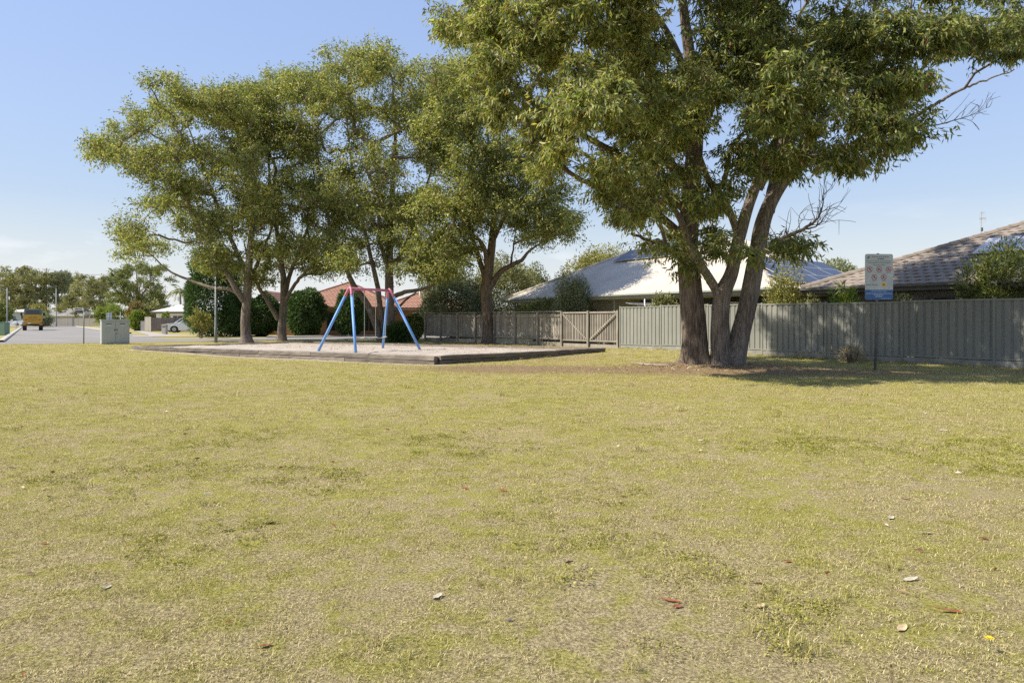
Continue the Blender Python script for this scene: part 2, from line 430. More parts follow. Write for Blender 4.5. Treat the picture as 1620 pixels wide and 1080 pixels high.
def sleepers(a, b, tiers=2):
    d = (b-a); ln = d.length; d.normalize(); n = max(1, round(ln/2.35)); L_ = ln/n
    for ti in range(tiers):
        for i in range(n):
            off = (0.4 if ti == 0 else 0.0)
            s0 = i*L_-(off*L_ if i else 0); s1 = (i+1)*L_-(off*L_ if i < n-1 else 0)
            mid = a+d*((s0+s1)/2)
            mb = MB(); ln_ = s1-s0-0.012
            # worn beam: irregular cross-sections along its length
            k = 9; h, w = 0.14, 0.19; vs = []; fs = []
            for q in range(k):
                x = -ln_/2+ln_*q/(k-1); wear = 0.016 if 0 < q < k-1 else 0.03
                for (yy, zz) in ((-w/2, -h/2), (-w/2+0.006, h/2-0.02), (-w/2+0.024, h/2), (w/2-0.02, h/2), (w/2, h/2-0.02), (w/2, -h/2)):
                    vs.append((x, yy+R.uniform(-wear, wear)*0.4, zz-(R.uniform(0, wear) if zz > 0 else 0)))
            for q in range(k-1):
                for e in range(6): fs.append((q*6+e, q*6+(e+1) % 6, q*6+6+(e+1) % 6, q*6+6+e))
            fs.append(tuple(range(6))); fs.append(tuple((k-1)*6+e for e in range(6)))
            mb.add(vs, fs)
            o = mb.build('sleeper', M_SLEEPER, edging)
            o.location = (mid.x-SB[1].x, mid.y-SB[1].y, 0.065+0.143*ti+R.uniform(-0.006, 0.006))
            o.rotation_euler = (R.uniform(-0.02, 0.02), R.uniform(-0.004, 0.004), math.atan2(d.y, d.x)+R.uniform(-0.003, 0.003))
sleepers(SB[0], SB[1]); sleepers(SB[1]+(SB[2]-SB[1]).normalized()*0.11, SB[2])
sleepers(SB[2], SB[3]); sleepers(SB[3], SB[0])

# ------------------------------------------------------------------ steel fence (ribbed sheet panels)
t = NT('fence_green_grey'); v = t.coord('World', (1, 1, 0.25)); f = t.noise(v, 3.0, 6, 0.7); f2 = t.noise(t.coord('World'), 0.9, 4, 0.6)
c = t.ramp(f, [(0.3, (0.195, 0.197, 0.175)), (0.7, (0.25, 0.25, 0.222))]); c = t.mix(t.rng(f2, 0.5, 0.75, 0, 0.35), c, (0.30, 0.285, 0.245))
oi = t.n('ShaderNodeObjectInfo'); hs = t.n('ShaderNodeHueSaturation'); t.l(c, hs.inputs['Color']); t.l(t.rng(oi.outputs['Random'], 0, 1, 0.88, 1.06), hs.inputs['Value']); t.col(hs.outputs[0])
M_STEEL = t.set(0.5, 0.3)
M_STEELP = paint('fence_post_grey', (0.225, 0.23, 0.195), 0.5, 0.06, 1.5, 0.35, coord='World')
M_PLINTH = paint('fence_plinth', (0.27, 0.265, 0.235), 0.85, 0.18, 2.5, 0.2, bump=0.3, coord='World')
RZD = math.atan2(D.y, D.x)
f0 = Vector((4.98, 30.5)); NB = 9; BAY = 2.437
fence = thing('steel_fence', 'tall grey-green ribbed steel fence behind the forked tree', 'fence', (f0.x, f0.y, 0), RZD)
def sheet_mesh(wd, h):
    # trapezoidal ribs, seen face at local -y
    mb = MB(); prof = []; pitch = wd/11.0
    for i in range(11):
        x = i*pitch
        prof += [(x, 0.0), (x+pitch*0.62, 0.0), (x+pitch*0.70, 0.030), (x+pitch*0.92, 0.030)]
    prof.append((wd, 0.0)); k = len(prof)
    vs = [(x, y, z) for z in (0, h) for x, y in prof]
    mb.add(vs, [(i, i+1, k+i+1, k+i) for i in range(k-1)])
    return mb
sm = post = None
def share(name, src, parent, loc):
    o = bpy.data.objects.new(name, src.data); COL.objects.link(o); o.parent = parent; o.location = loc; return o
for i in range(NB+1):
    x = i*BAY; zb = float(gz(*(f0+D*x)))
    if post is None:
        mb = MB(); mb.box((0, 0, 0.93), (0.06, 0.075, 2.04)); mb.box((0, 0, 1.957), (0.066, 0.08, 0.012)); post = mb.build('post', M_STEELP, fence); post.location = (x, 0, zb)
    else: share('post', post, fence, (x, 0, zb))
    if i == NB: break
    if sm is None:
        sm = sheet_mesh(BAY-0.06, 1.72).build('sheet_panel', M_STEEL, fence, fix=False); sm.location = (x+0.03, -0.012, zb+0.2)
        rail = MB().box((BAY/2, 0, 0), (BAY-0.064, 0.06, 0.05)).build('rail', M_STEELP, fence); rail.location = (x, 0, zb+1.90)
        pl = MB().box((BAY/2, 0, 0), (BAY-0.064, 0.045, 0.26)).build('plinth', M_PLINTH, fence); pl.location = (x, 0, zb+0.05)
    else:
        st_ = R.uniform(-0.012, 0.012); share('sheet_panel', sm, fence, (x+0.03, -0.012, zb+0.2+st_)); share('rail', rail, fence, (x, 0, zb+1.90+st_)); share('plinth', pl, fence, (x, 0, zb+0.05))
    share('rail', rail, fence, (x, 0, zb+0.225))

# ------------------------------------------------------------------ timber fence and gates
w1 = Vector((4.93, 30.62)); w0 = Vector((-5.64, 43.2)); wd = (w1-w0); WL = wd.length; wd.normalize(); RZW = math.atan2(wd.y, wd.x)
tf = thing('timber_fence', 'weathered grey timber paling fence running behind the sandpit', 'fence', (w0.x, w0.y, 0), RZW)
GATE = 3.75
def box_mesh(name, size, m, parent, loc, rot=None):
    o = MB().bbox((0, 0, 0), size, 0.004).build(name, m, parent); o.location = loc
    if rot: o.rotation_euler = rot
    return o
pal = box_mesh('paling', (0.098, 0.018, 1.38), M_WOOD, tf, (0.06, 0.05, 1.0))
x = 0.06; first = True
while x < WL-GATE-0.06:
    if not first:
        o = share('paling', pal, tf, (x, 0.05+R.uniform(-0.003, 0.003), 1.0+R.uniform(-0.015, 0.015))); o.rotation_euler = (0, R.uniform(-0.008, 0.008), 0)
    first = False
    x += 0.112+(0.012 if x > 7.5 else 0)
nb = 7; bw = (WL-GATE)/nb
tp = None
for i in range(nb+1):
    zb = float(gz(*(w0+wd*(i*bw))))
    if tp is None: tp = box_mesh('post', (0.10, 0.10, 1.9), M_WOOD, tf, (0, -0.02, 0.8))
    else: share('post', tp, tf, (i*bw, -0.02, 0.8+zb*0.2))
    if i < nb:
        if i == 0:
            r1 = box_mesh('rail', (bw-0.105, 0.045, 0.075), M_WOOD, tf, (bw/2, 0.012, 0.40)); cp = box_mesh('cap_rail', (bw-0.012, 0.13, 0.045), M_WOOD, tf, (bw/2, 0.01, 1.775))
        else:
            share('rail', r1, tf, (i*bw+bw/2, 0.012, 0.40)); share('cap_rail', cp, tf, (i*bw+bw/2, 0.01, 1.775+R.uniform(-0.008, 0.008)))
        share('rail', r1, tf, (i*bw+bw/2, 0.012, 1.55)); 
        o = box_mesh('base_board', (bw-0.11, 0.03, 0.2), M_WOOD, tf, (i*bw+bw/2, 0.03, 0.12)) if i == 0 else share('base_board', bb_, tf, (i*bw+bw/2, 0.03, 0.12))
        if i == 0: bb_ = o
def gate(xs_, wid, flip, label):
    p = w0+wd*xs_
    g = thing('timber_gate', label, 'gate', (p.x, p.y, float(gz(p.x, p.y))*0.6), RZW, 'slatted timber gates')
    n = 17
    s0 = None
    for i in range(n):
        xx = 0.09+(wid-0.18)*i/(n-1)
        if s0 is None: s0 = box_mesh('slat', (0.058, 0.02, 1.42), M_WOOD, g, (xx, 0.035, 0.98))
        else: share('slat', s0, g, (xx, 0.035, 0.98+R.uniform(-0.006, 0.006)))
    box_mesh('rail', (wid-0.1, 0.045, 0.07), M_WOOD, g, (wid/2, 0, 0.34)); box_mesh('rail', (wid-0.1, 0.045, 0.07), M_WOOD, g, (wid/2, 0, 1.70))
    box_mesh('post', (0.10, 0.10, 1.85), M_WOOD, g, (wid-0.05, -0.02, 0.86))
    ln = math.hypot(wid-0.2, 1.25)*0.97; a = math.atan2(1.25, wid-0.2)*(1 if flip else -1)
    box_mesh('brace', (ln, 0.035, 0.06), M_WOOD, g, (wid/2-0.02, -0.045, 1.02), (0, -a, 0))
    box_mesh('kickboard', (wid-0.14, 0.03, 0.16), M_WOOD, g, (wid/2, 0.03, 0.1))
gate(WL-GATE, GATE/2, False, 'slatted timber gate with brace falling to the right, next to the paling fence')
gate(WL-GATE/2, GATE/2, True, 'slatted timber gate with brace rising to the right, beside the steel fence')

# ------------------------------------------------------------------ swing set
def enamel(name, c, fade):
    t = NT(name); v = t.coord('Object'); f = t.noise(v, 3.0, 6, 0.7); g = t.noise(v, 22, 5, 0.75); k = t.ramp(f, [(0.3, c), (0.72, fade)])
    t.col(t.mix(t.rng(g, 0.66, 0.72), k, (0.16, 0.10, 0.07))); t.bump(g, 0.15, 0.004); return t.set(0.5, 0.35)
M_BLUE = enamel('blue_enamel', (0.115, 0.30, 0.68), (0.2, 0.37, 0.68)); M_PINK = enamel('faded_red_enamel', (0.45, 0.12, 0.18), (0.52, 0.2, 0.26))
M_CHAIN = paint('galvanised_chain', (0.42, 0.40, 0.37), 0.45, 0.2, 30, 0.5, 0.6)
M_RUB = paint('swing_seat_rubber', (0.30, 0.285, 0.26), 0.7, 0.2, 9)
TH = math.radians(52); sl = Vector((-5.74, 23.54, 2.49))
bl_ = 1.82
sw = thing('swing_set', 'blue legged playground swing frame with faded red top bar, standing in sand', 'swing set', (sl.x, sl.y, 0.2), TH)
top = 2.27; so, ss = 0.66, 1.16          # splay outwards along the bar, and across it
sw_parts = {}
for e, sgn in ((0.0, -1), (bl_, 1)):
    for q in (1, -1):
        foot = Vector((e+sgn*so, q*ss, -0.25)); ap = Vector((e, q*0.055, top))
        d_ = (foot-ap).normalized(); t0_ = 0.36
        jn = ap+d_*t0_
        mb = MB(); mb.tube([jn, foot], 0.049, 14)
        mb.tube([jn+d_*-0.03, jn+d_*0.02], 0.053, 14)
        mb.build('leg', M_BLUE, sw, True)
    # pink bend joining both legs
    fa = Vector((e+sgn*so, ss, -0.25)); fb = Vector((e+sgn*so, -ss, -0.25)); ap1 = Vector((e, 0.055, top)); ap2 = Vector((e, -0.055, top))
    da = (fa-ap1).normalized(); db = (fb-ap2).normalized()
    pts = [ap1+da*0.36, ap1+da*0.24, ap1+da*0.13, ap1+da*0.05+Vector((0, -0.008, 0.004)), Vector((e, 0.0, top+0.012)), ap2+db*0.05+Vector((0, 0.008, 0.004)), ap2+db*0.13, ap2+db*0.24, ap2+db*0.36]
    MB().tube(pts, 0.051, 14).build('top_bend', M_PINK, sw, True)
MB().tube([(0.0, 0, top-0.03), (bl_, 0, top-0.03)], 0.05, 14).build('top_bar', M_PINK, sw, True)
for k, (xa, xb, yaw) in enumerate(((0.16, 0.64, 0.3), (1.16, 1.64, -0.05))):
    swing = bpy.data.objects.new('swing', None); COL.objects.link(swing); swing.parent = sw; swing.location = ((xa+xb)/2, 0, 0); swing.empty_display_size = 0.1
    hw = (xb-xa)/2; zs = 0.47
    for s_ in (-1, 1):
        MB().tube([(s_*hw, 0, top-0.02), (s_*hw, 0, top-0.16)], 0.022, 8).build('hanger', M_CHAIN, swing, True)
        mb = MB(); n = 44; z0, z1 = top-0.14, zs+0.05
        for i in range(n):
            zc = z0+(z1-z0)*(i+0.5)/n; h = abs(z1-z0)/n*0.62
            if i % 2: mb.box((s_*hw, 0, zc), (0.02, 0.007, h*2))
            else: mb.box((s_*hw, 0, zc), (0.007, 0.02, h*2))
        mb.build('chain', M_CHAIN, swing)
    mb = MB(); pts = []
    n = 10
    for i in range(n+1):
        x = -hw+2*hw*i/n; z = zs+0.05-0.05*(1-(x/hw)**2)
        pts.append((x, z))
    poly = pts+[(x, z-0.028) for x, z in reversed(pts)]
    mb.prism(poly, -0.085, 0.085); mb.build('seat', M_RUB, swing)

# ------------------------------------------------------------------ houses
M_WROOF = None
t = NT('cream_metal_roof'); v = t.coord('Object'); f = t.noise(v, 0.8, 5, 0.6); t.col(t.ramp(f, [(0.3, (0.47, 0.42, 0.345)), (0.7, (0.58, 0.525, 0.44))])); 
wv = t.n('ShaderNodeTexWave', Scale=2.4); wv.bands_direction = 'X'; t.l(v, wv.inputs['Vector']); M_WROOF = t.set(0.55, 0.3)
def tile_mat(name, c, var=0.25):
    t = NT(name); v = t.coord('Object'); f = t.noise(v, 2.8, 3, 0.8); g = t.noise(v, 0.5, 5, 0.6)
    k = t.ramp(f, [(0.3, tuple(x*(1-var) for x in c)), (0.7, tuple(x*(1+var) for x in c))])
    k = t.mix(t.rng(g, 0.4, 0.75, 0, 0.4), k, tuple(x*0.72 for x in c)); t.col(k); t.bump(t.noise(v, 60, 3, 0.7), 0.3, 0.01)
    return t.set(0.75, 0.25)
M_GTILE = tile_mat('grey_brown_tile', (0.25, 0.212, 0.178)); M_RTILE = tile_mat('terracotta_tile', (0.33, 0.18, 0.122)); M_FTILE = tile_mat('charcoal_tile', (0.22, 0.215, 0.215))
def brick_mat(name, c1, c2, mortar):
    t = NT(name); v = t.coord('Object')
    sx_ = t.n('ShaderNodeSeparateXYZ'); t.l(v, sx_.inputs[0]); cb = t.n('ShaderNodeCombineXYZ')
    t.l(t.math('ADD', sx_.outputs[0], sx_.outputs[1]), cb.inputs[0]); t.l(sx_.outputs[2], cb.inputs[1])
    b = t.n('ShaderNodeTexBrick', Scale=1.0, **{'Mortar Size': 0.006, 'Brick Width': 0.24, 'Row Height': 0.086}); t.l(cb.outputs[0], b.inputs['Vector'])
    b.inputs['Color1'].default_value = c1+(1,); b.inputs['Color2'].default_value = c2+(1,); b.inputs['Mortar'].default_value = mortar+(1,)
    t.col(b.outputs[0]); t.bump(b.outputs[1], -0.4, 0.01); return t.set(0.85, 0.2)
M_BRICK = brick_mat('orange_brick', (0.30, 0.155, 0.085), (0.24, 0.12, 0.065), (0.3, 0.26, 0.2))
M_BRICKG = brick_mat('grey_brick', (0.24, 0.215, 0.185), (0.17, 0.155, 0.135), (0.30, 0.28, 0.25))
M_WALLD = paint('dark_cladding', (0.065, 0.072, 0.078), 0.7, 0.1, 2); M_WALLP = paint('pale_render', (0.42, 0.40, 0.34), 0.8, 0.08, 2)
M_FASCIA = paint('green_grey_fascia', (0.30, 0.32, 0.27), 0.5, 0.08, 2); M_FASCG = paint('charcoal_fascia', (0.10, 0.098, 0.092), 0.5, 0.08, 2); M_FASCB = paint('brown_fascia', (0.16, 0.11, 0.08), 0.6, 0.08, 2)
M_SOFF = paint('soffit', (0.45, 0.44, 0.4), 0.8, 0.05, 2); M_WHITE = paint('white_paint', (0.78, 0.77, 0.74), 0.5, 0.05, 3)
M_GLASS = NT('window_glass'); M_GLASS.col((0.02, 0.025, 0.03)); M_GLASS = M_GLASS.set(0.06, 0.6)
t = NT('solar_cells'); v = t.coord('Object')
b = t.n('ShaderNodeTexBrick', Scale=1.0, **{'Mortar Size': 0.004, 'Brick Width': 0.16, 'Row Height': 0.16}); b.offset = 0; t.l(v, b.inputs['Vector'])
for k_, c_ in (('Color1', (0.022, 0.03, 0.06)), ('Color2', (0.028, 0.036, 0.07)), ('Mortar', (0.14, 0.16, 0.2))): b.inputs[k_].default_value = c_+(1,)
t.col(b.outputs[0]); M_PV = t.set(0.3, 0.2)
t = NT('glare_grey_glass'); t.col((0.42, 0.42, 0.43)); M_PVL = t.set(0.22, 0.6)  # white sky glare on the panel glass is put into the base colour
M_ALU = paint('aluminium', (0.62, 0.62, 0.61), 0.4, 0.05, 5, 0.5, 0.5)

def roof_face(mb, eaveA, eaveB, ridgeA, ridgeB, tile=None, tm=None):
    """one slope from the eave line to the ridge line; tile = (course, pitch) makes stepped wavy tile courses"""
    a, b, c, d = [Vector(p) for p in (eaveA, eaveB, ridgeB, ridgeA)]
    if tile is None:
        mb.add([a, b, c, d] if (c-d).length > 1e-4 else [a, b, c], [(0, 1, 2, 3) if (c-d).length > 1e-4 else (0, 1, 2)]); return
    nrm = (b-a).cross(d-a).normalized()
    if nrm.z < 0: nrm = -nrm
    e = (b-a).normalized(); la = d-a; sl_ = (la-e*la.dot(e)).length
    nc = max(2, round(sl_/tile[0])); pit = tile[1]
    vs = []; fs = []
    for k in range(nc):
        t0, t1 = k/nc, (k+1.12)/nc
        t1 = min(t1, 1)
        rows = []
        for (tt, hgt, jog) in ((t0, 0.0, 0), (t0, 0.042, 0), (t1, 0.012, 0)):
            p0 = a.lerp(d, tt); p1 = b.lerp(c, tt)
            L_ = (p1-p0).dot(e); x0 = (p0-a).dot(e)
            base = p0
            rows.append((base, L_, x0, hgt))
        # sample x on a common grid so the waves line up within the course
        xa = min(r[2] for r in rows[:2]); xb = xa+rows[0][1]
        n = max(1, int((xb-xa)/(pit/4)))
        idx = []
        for (base, L_, x0, hgt) in rows:
            row = []
            for i in range(n+1):
                x = xa+(xb-xa)*i/n
                x = min(max(x, x0), x0+L_)
                ph = (x+(pit/2 if k % 2 else 0))/pit*2*math.pi
                wz = 0.014*math.sin(ph)+0.006*math.sin(2*ph+0.8)
                p = base+e*(x-x0)+nrm*(hgt+(wz if hgt > 0 else wz*0.5)+R.uniform(-0.002, 0.002))
                row.append(len(vs)); vs.append(p)
            idx.append(row)
        for r in range(2):
            for i in range(n): fs.append((idx[r][i], idx[r][i+1], idx[r+1][i+1], idx[r+1][i]))
    mb.add(vs, fs)
def hip_roof(parent, L_, W, h, pitch, m, tile=None, cap=None, z0=0.0):
    w = W/2; r = w*math.tan(pitch)
    A, B, C, Dd = (0, 0, h), (L_, 0, h), (L_, W, h), (0, W, h)
    r0, r1 = (w, w, h+r), (L_-w, w, h+r)
    if L_ < W+0.1: r0 = r1 = (L_/2, w, h+L_/2*math.tan(pitch))
    mb = MB()
    roof_face(mb, A, B, r0, r1, tile); roof_face(mb, B, C, r1, r1, tile); roof_face(mb, C, Dd, r1, r0, tile); roof_face(mb, Dd, A, r0, r0, tile)
    o = mb.build('roof', m, parent, fix=False)
    if tile:
        cm = MB()
        for p, q in ((A, r0), (B, r1), (C, r1), (Dd, r0), (r0, r1)):
            p, q = Vector(p), Vector(q)
            if (q-p).length < 0.1: continue
            n = max(1, int((q-p).length/0.4))
            for i in range(n):
                a_, b_ = p.lerp(q, i/n), p.lerp(q, (i+1.08)/n)
                cm.tube([a_+Vector((0, 0, 0.03)), b_+Vector((0, 0, 0.022))], [0.115, 0.1], 8)
        cm.build('ridge_caps', m, o)
    return o
def eaves(parent, L_, W, h, fm, gm=None, ov=0.6, sof=None):
    mb = MB()
    for (c, s_) in (((L_/2, 0.012, h-0.09), (L_, 0.03, 0.2)), ((L_/2, W-0.012, h-0.09), (L_, 0.03, 0.2)), ((0.012, W/2, h-0.092), (0.03, W-0.06, 0.2)), ((L_-0.012, W/2, h-0.092), (0.03, W-0.06, 0.2))): mb.box(c, s_)
    mb.build('fascia', fm, parent)
    g = MB(); gp = [(-0.115, 0.0), (-0.115, -0.07), (-0.08, -0.11), (-0.008, -0.11), (-0.008, -0.1), (-0.075, -0.1), (-0.105, -0.066), (-0.105, 0.0)]
    n = len(gp)
    for (x0, y0, x1, y1, nx, ny) in ((0, 0, L_, 0, 0, -1), (L_, 0, L_, W, 1, 0), (0, W, 0, 0, -1, 0)):
        vs = [(x0-nx*a, y0-ny*a, h+b+0.01) for a, b in gp]+[(x1-nx*a, y1-ny*a, h+b+0.01) for a, b in gp]
        g.add(vs, [(i, (i+1) % n, (i+1) % n+n, i+n) for i in range(n)])
    g.build('gutter', gm or fm, parent, fix=False)
    MB().box((L_/2, W/2, h-0.195), (L_-0.05, W-0.05, 0.02)).build('soffit', sof or M_SOFF, parent)
def window(parent, c, wd, ht, fm, face=-1, cols=2):
    """window set into a wall that faces local -y; c = centre on the wall face"""
    x, y, z = c
    w = bpy.data.objects.new('window', None); COL.objects.link(w); w.parent = parent; w.location = c; w.empty_display_size = 0.1
    fr = MB(); fw = 0.06
    for cc_, ss_ in (((0, -0.02, ht/2-fw/2), (wd, 0.07, fw)), ((0, -0.02, -ht/2+fw/2), (wd, 0.07, fw)), ((-wd/2+fw/2, -0.02, 0), (fw, 0.068, ht-2*fw)), ((wd/2-fw/2, -0.02, 0), (fw, 0.068, ht-2*fw))): fr.box(cc_, ss_)
    for k in range(1, cols): fr.box((-wd/2+wd*k/cols, -0.022, 0), (0.045, 0.05, ht-2*fw))
    fr.build('frame', fm, w)
    for k in range(cols): MB().box((-wd/2+wd*(k+0.5)/cols, -0.006, 0), (wd/cols-0.06, 0.012, ht-2*fw)).build('pane', M_GLASS, w)
    MB().box((0, -0.06, -ht/2-0.04), (wd+0.1, 0.12, 0.05)).build('sill', fm, w)
def pv(parent, origin, e1, e2, u, v_, wd, ht, m, nrm):
    o3 = Vector(origin)+Vector(e1)*u+Vector(e2)*v_+Vector(nrm)*0.11
    o = MB().box((wd/2, ht/2, 0), (wd-0.03, ht-0.03, 0.03), mi=0).build('solar_panel', M_ALU, parent)
    M = Matrix((Vector(e1), Vector(e2), Vector(nrm))).transposed().to_4x4(); M.translation = o3; o.matrix_local = M
    g = MB().box((wd/2, ht/2, 0.0165), (wd-0.07, ht-0.07, 0.004)).build('glass', m, o)

# -- cream roofed house
P27 = math.radians(27)
hw_ = thing('house', 'house with a pale cream metal hip roof behind the timber fence', 'house', (-0.59, 41.0, 0), RZD)
WL_, WW = 18.5, 11.0
hip_roof(hw_, WL_, WW, 2.6, P27, M_WROOF); eaves(hw_, WL_, WW, 2.6, M_FASCIA)
mb = MB(); mb.box((5.0, WW/2+0.55, 1.2), (8.0, WW-2.3, 2.4)); mb.build('wall', M_WALLP, hw_)
mb = MB(); mb.box((13.4, WW/2+1.0, 1.2), (8.7, WW-3.2, 2.4)); mb.build('wall', M_WALLD, hw_)
mb = MB(); mb.tube([(0.2, -0.02, 2.66), (WL_-0.2, -0.02, 2.66)], 0.02, 6)
for x in (0.55, 9.2, 11.8, 14.6, 17.9):
    MB().box((x, 0.55, 1.2), (0.11, 0.11, 2.4)).build('verandah_post', M_FASCIA, hw_)
window(hw_, (5.6, 1.05, 1.45), 1.5, 1.2, M_WHITE); window(hw_, (11.2, 2.1, 1.5), 1.5, 1.3, M_WHITE, cols=2); window(hw_, (15.2, 2.1, 1.5), 1.8, 1.3, M_WHITE)
e1 = (1, 0, 0); e2 = (0, math.cos(P27), math.sin(P27)); nr = (0, -math.sin(P27), math.cos(P27))
for r_ in range(2):
    for k in range(3): pv(hw_, (0, 0, 2.6), e1, e2, 5.5+k*1.66, 4.55+r_*0.82-0.0, 1.65, 0.81, M_PV, nr)
e1 = (0, 1, 0); e2 = (-math.cos(P27), 0, math.sin(P27)); nr = (math.sin(P27), 0, math.cos(P27))
for r_, ks in ((0, range(0, 4)), (1, range(0, 4)), (2, range(0, 4))):
    for k in ks: pv(hw_, (WL_, 0, 2.6), e1, e2, 1.6+k*1.66-(0.4 if r_ == 0 else 0)-(0.0 if r_ < 2 else -0.9)*0+0.35*r_, 0.42+r_*1.02, 1.65, 1.0, M_PV, nr)
# raised seams of the metal sheets
mb = MB(); tn_ = math.tan(P27)
for i in range(1, int(WL_/0.25)):
    x = i*0.25; y1 = min(5.5, x, WL_-x)-0.05
    if y1 > 0.1:
        for sgn_, y0_ in ((1, 0.0), (-1, WW)): mb.add([(x-0.018, y0_, 2.6), (x+0.018, y0_, 2.6), (x+0.018, y0_+sgn_*y1, 2.6+y1*tn_), (x-0.018, y0_+sgn_*y1, 2.6+y1*tn_)]+[(x, y0_, 2.612), (x, y0_+sgn_*y1, 2.612+y1*tn_)], [(0, 3, 5, 4), (4, 5, 2, 1)])
for i in range(1, int(WW/0.25)):
    y = i*0.25; x1 = min(y, WW-y)-0.05
    if x1 > 0.1: mb.add([(WL_, y-0.018, 2.6), (WL_, y+0.018, 2.6), (WL_-x1, y+0.018, 2.6+x1*tn_), (WL_-x1, y-0.018, 2.6+x1*tn_), (WL_, y, 2.612), (WL_-x1, y, 2.612+x1*tn_)], [(0, 3, 5, 4), (4, 5, 2, 1)])
struct(mb.build('roof_seams', M_WROOF, hw_, fix=False), 'stuff')
# ridge capping
mb = MB()
rr = 2.6+5.5*math.tan(P27)
for p, q in (((0, 0, 2.6), (5.5, 5.5, rr)), ((WL_, 0, 2.6), (WL_-5.5, 5.5, rr)), ((WL_, WW, 2.6), (WL_-5.5, 5.5, rr)), ((5.5, 5.5, rr), (WL_-5.5, 5.5, rr))):
    mb.tube([Vector(p)+Vector((0, 0, 0.01)), Vector(q)+Vector((0, 0, 0.01))], 0.09, 8)
mb.build('ridge_capping', M_WROOF, hw_, True)

# -- grey tiled house
P23 = math.radians(22.9)
hg = thing('house', 'brick house with a grey-brown tiled roof above the steel fence', 'house', (10.9, 25.0, 0), RZD)
hip_roof(hg, 18.0, 14.5, 2.5, P23, M_GTILE, (0.33, 0.31)); eaves(hg, 18.0, 14.5, 2.5, M_FASCG, sof=M_FASCG)
MB().box((9.0, 7.2, 1.15), (16.6, 13.1, 2.3)).build('wall', M_BRICKG, hg)
window(hg, (5.0, 0.64, 1.55), 1.8, 1.1, M_FASCG); window(hg, (9.4, 0.64, 1.55), 1.8, 1.1, M_FASCG)
MB().tube([(0.9, 0.58, 0), (0.9, 0.58, 2.1), (0.9, 0.1, 2.38)], 0.045, 8).build('downpipe', M_FASCG, hg, True)
MB().tube([(5.55, 0.58, 0), (5.55, 0.58, 2.1), (5.55, 0.1, 2.38)], 0.045, 8).build('downpipe', M_FASCIA, hg, True)
e1 = (1, 0, 0); e2 = (0, math.cos(P23), math.sin(P23)); nr = (0, -math.sin(P23), math.cos(P23))
for k in range(4): pv(hg, (0, 0, 2.5), e1, e2, 4.8+k*1.03, 2.45, 1.0, 1.62, M_PVL, nr)
# antenna on that roof
ap = px3(1552, 377, 24.2)
an = thing('tv_antenna', 'thin television antenna mast on the grey tiled roof', 'antenna', ap, 0.5)
MB().tube([(0, 0, -0.15), (0, 0, 0.98)], 0.016, 8).build('mast', M_ALU, an)
mb = MB(); mb.tube([(-0.12, 0, 0.72), (0.34, 0, 0.76)], 0.010, 6); mb.tube([(-0.02, 0, 0.93), (0.25, 0, 0.97)], 0.009, 6); mb.build('boom', M_ALU, an)
for i in range(6): MB().tube([(-0.10+i*0.085, 0, 0.55), (-0.10+i*0.085, 0, 0.93)], 0.005, 5).build('element', M_ALU, an)
MB().bbox((0.0, -0.03, 0.32), (0.07, 0.05, 0.14), 0.01).build('junction_box', M_FASCG, an)

# -- terracotta house across the street
fx = lambda px, Y: (px-CX)/F*Y
hr = thing('house', 'orange brick house with terracotta tiled roof across the street behind the swings', 'house', (fx(432, 58), 58.0, 0), math.radians(2))
hip_roof(hr, 10.6, 12.5, 2.5, math.radians(25), M_RTILE, (0.36, 0.33)); eaves(hr, 10.6, 12.5, 2.5, M_FASCB)
MB().box((5.3, 6.3, 1.16), (9.4, 11.2, 2.32)).build('wall', M_BRICK, hr)
window(hr, (5.3, 0.69, 1.2), 1.7, 1.7, M_FASCB); window(hr, (8.2, 0.69, 1.2), 1.3, 1.7, M_FASCB); window(hr, (2.0, 0.69, 1.4), 1.6, 1.2, M_WHITE)
rw = bpy.data.objects.new('wing', None); COL.objects.link(rw); rw.parent = hr; rw.location = (9.0, 1.2, 0); rw.empty_display_size = 0.2
hip_roof(rw, 8.0, 8.5, 2.46, math.radians(24), M_RTILE, (0.36, 0.33)); MB().box((4.0, 4.3, 1.14), (7.0, 7.4, 2.28)).build('wall', M_BRICK, rw)
mb = MB()
for (c, s_) in (((4.0, 0.012, 2.37), (8.0, 0.03, 0.2)), ((7.988, 4.25, 2.37), (0.03, 8.44, 0.2))): mb.box(c, s_)
mb.build('fascia', M_FASCB, rw); MB().box((4.0, 4.25, 2.265), (7.9, 8.4, 0.02)).build('soffit', M_SOFF, rw)
window(hr, (12.7, 1.78, 1.55), 1.5, 1.0, M_WHITE)
MB().tube([(12.4, 3.6, 3.3), (12.4, 3.6, 4.1)], 0.05, 8).build('vent_pipe', M_WHITE, hr, True)
lg = MB(); lg.prism([(-1.7, 2.5), (1.7, 2.5), (0, 3.9)], 0, 0.15); g_ = lg.build('gable', M_WHITE, hr); g_.location = (-1.6, 3.0, 0)
mb = MB(); roof_face(mb, (-2.0, -0.3, 2.4), (-2.0, 7.0, 2.4), (0, -0.3, 4.05), (0, 7.0, 4.05), (0.36, 0.33)); roof_face(mb, (2.0, -0.3, 2.4), (2.0, 7.0, 2.4), (0, -0.3, 4.05), (0, 7.0, 4.05), (0.36, 0.33))
g2 = mb.build('gable_roof', M_RTILE, hr, fix=False); g2.location = (-1.6, 3.0, 0)
w_ = MB().box((-1.6, 6.5, 1.2), (3.2, 6.6, 2.4)).build('wall', M_BRICK, hr)

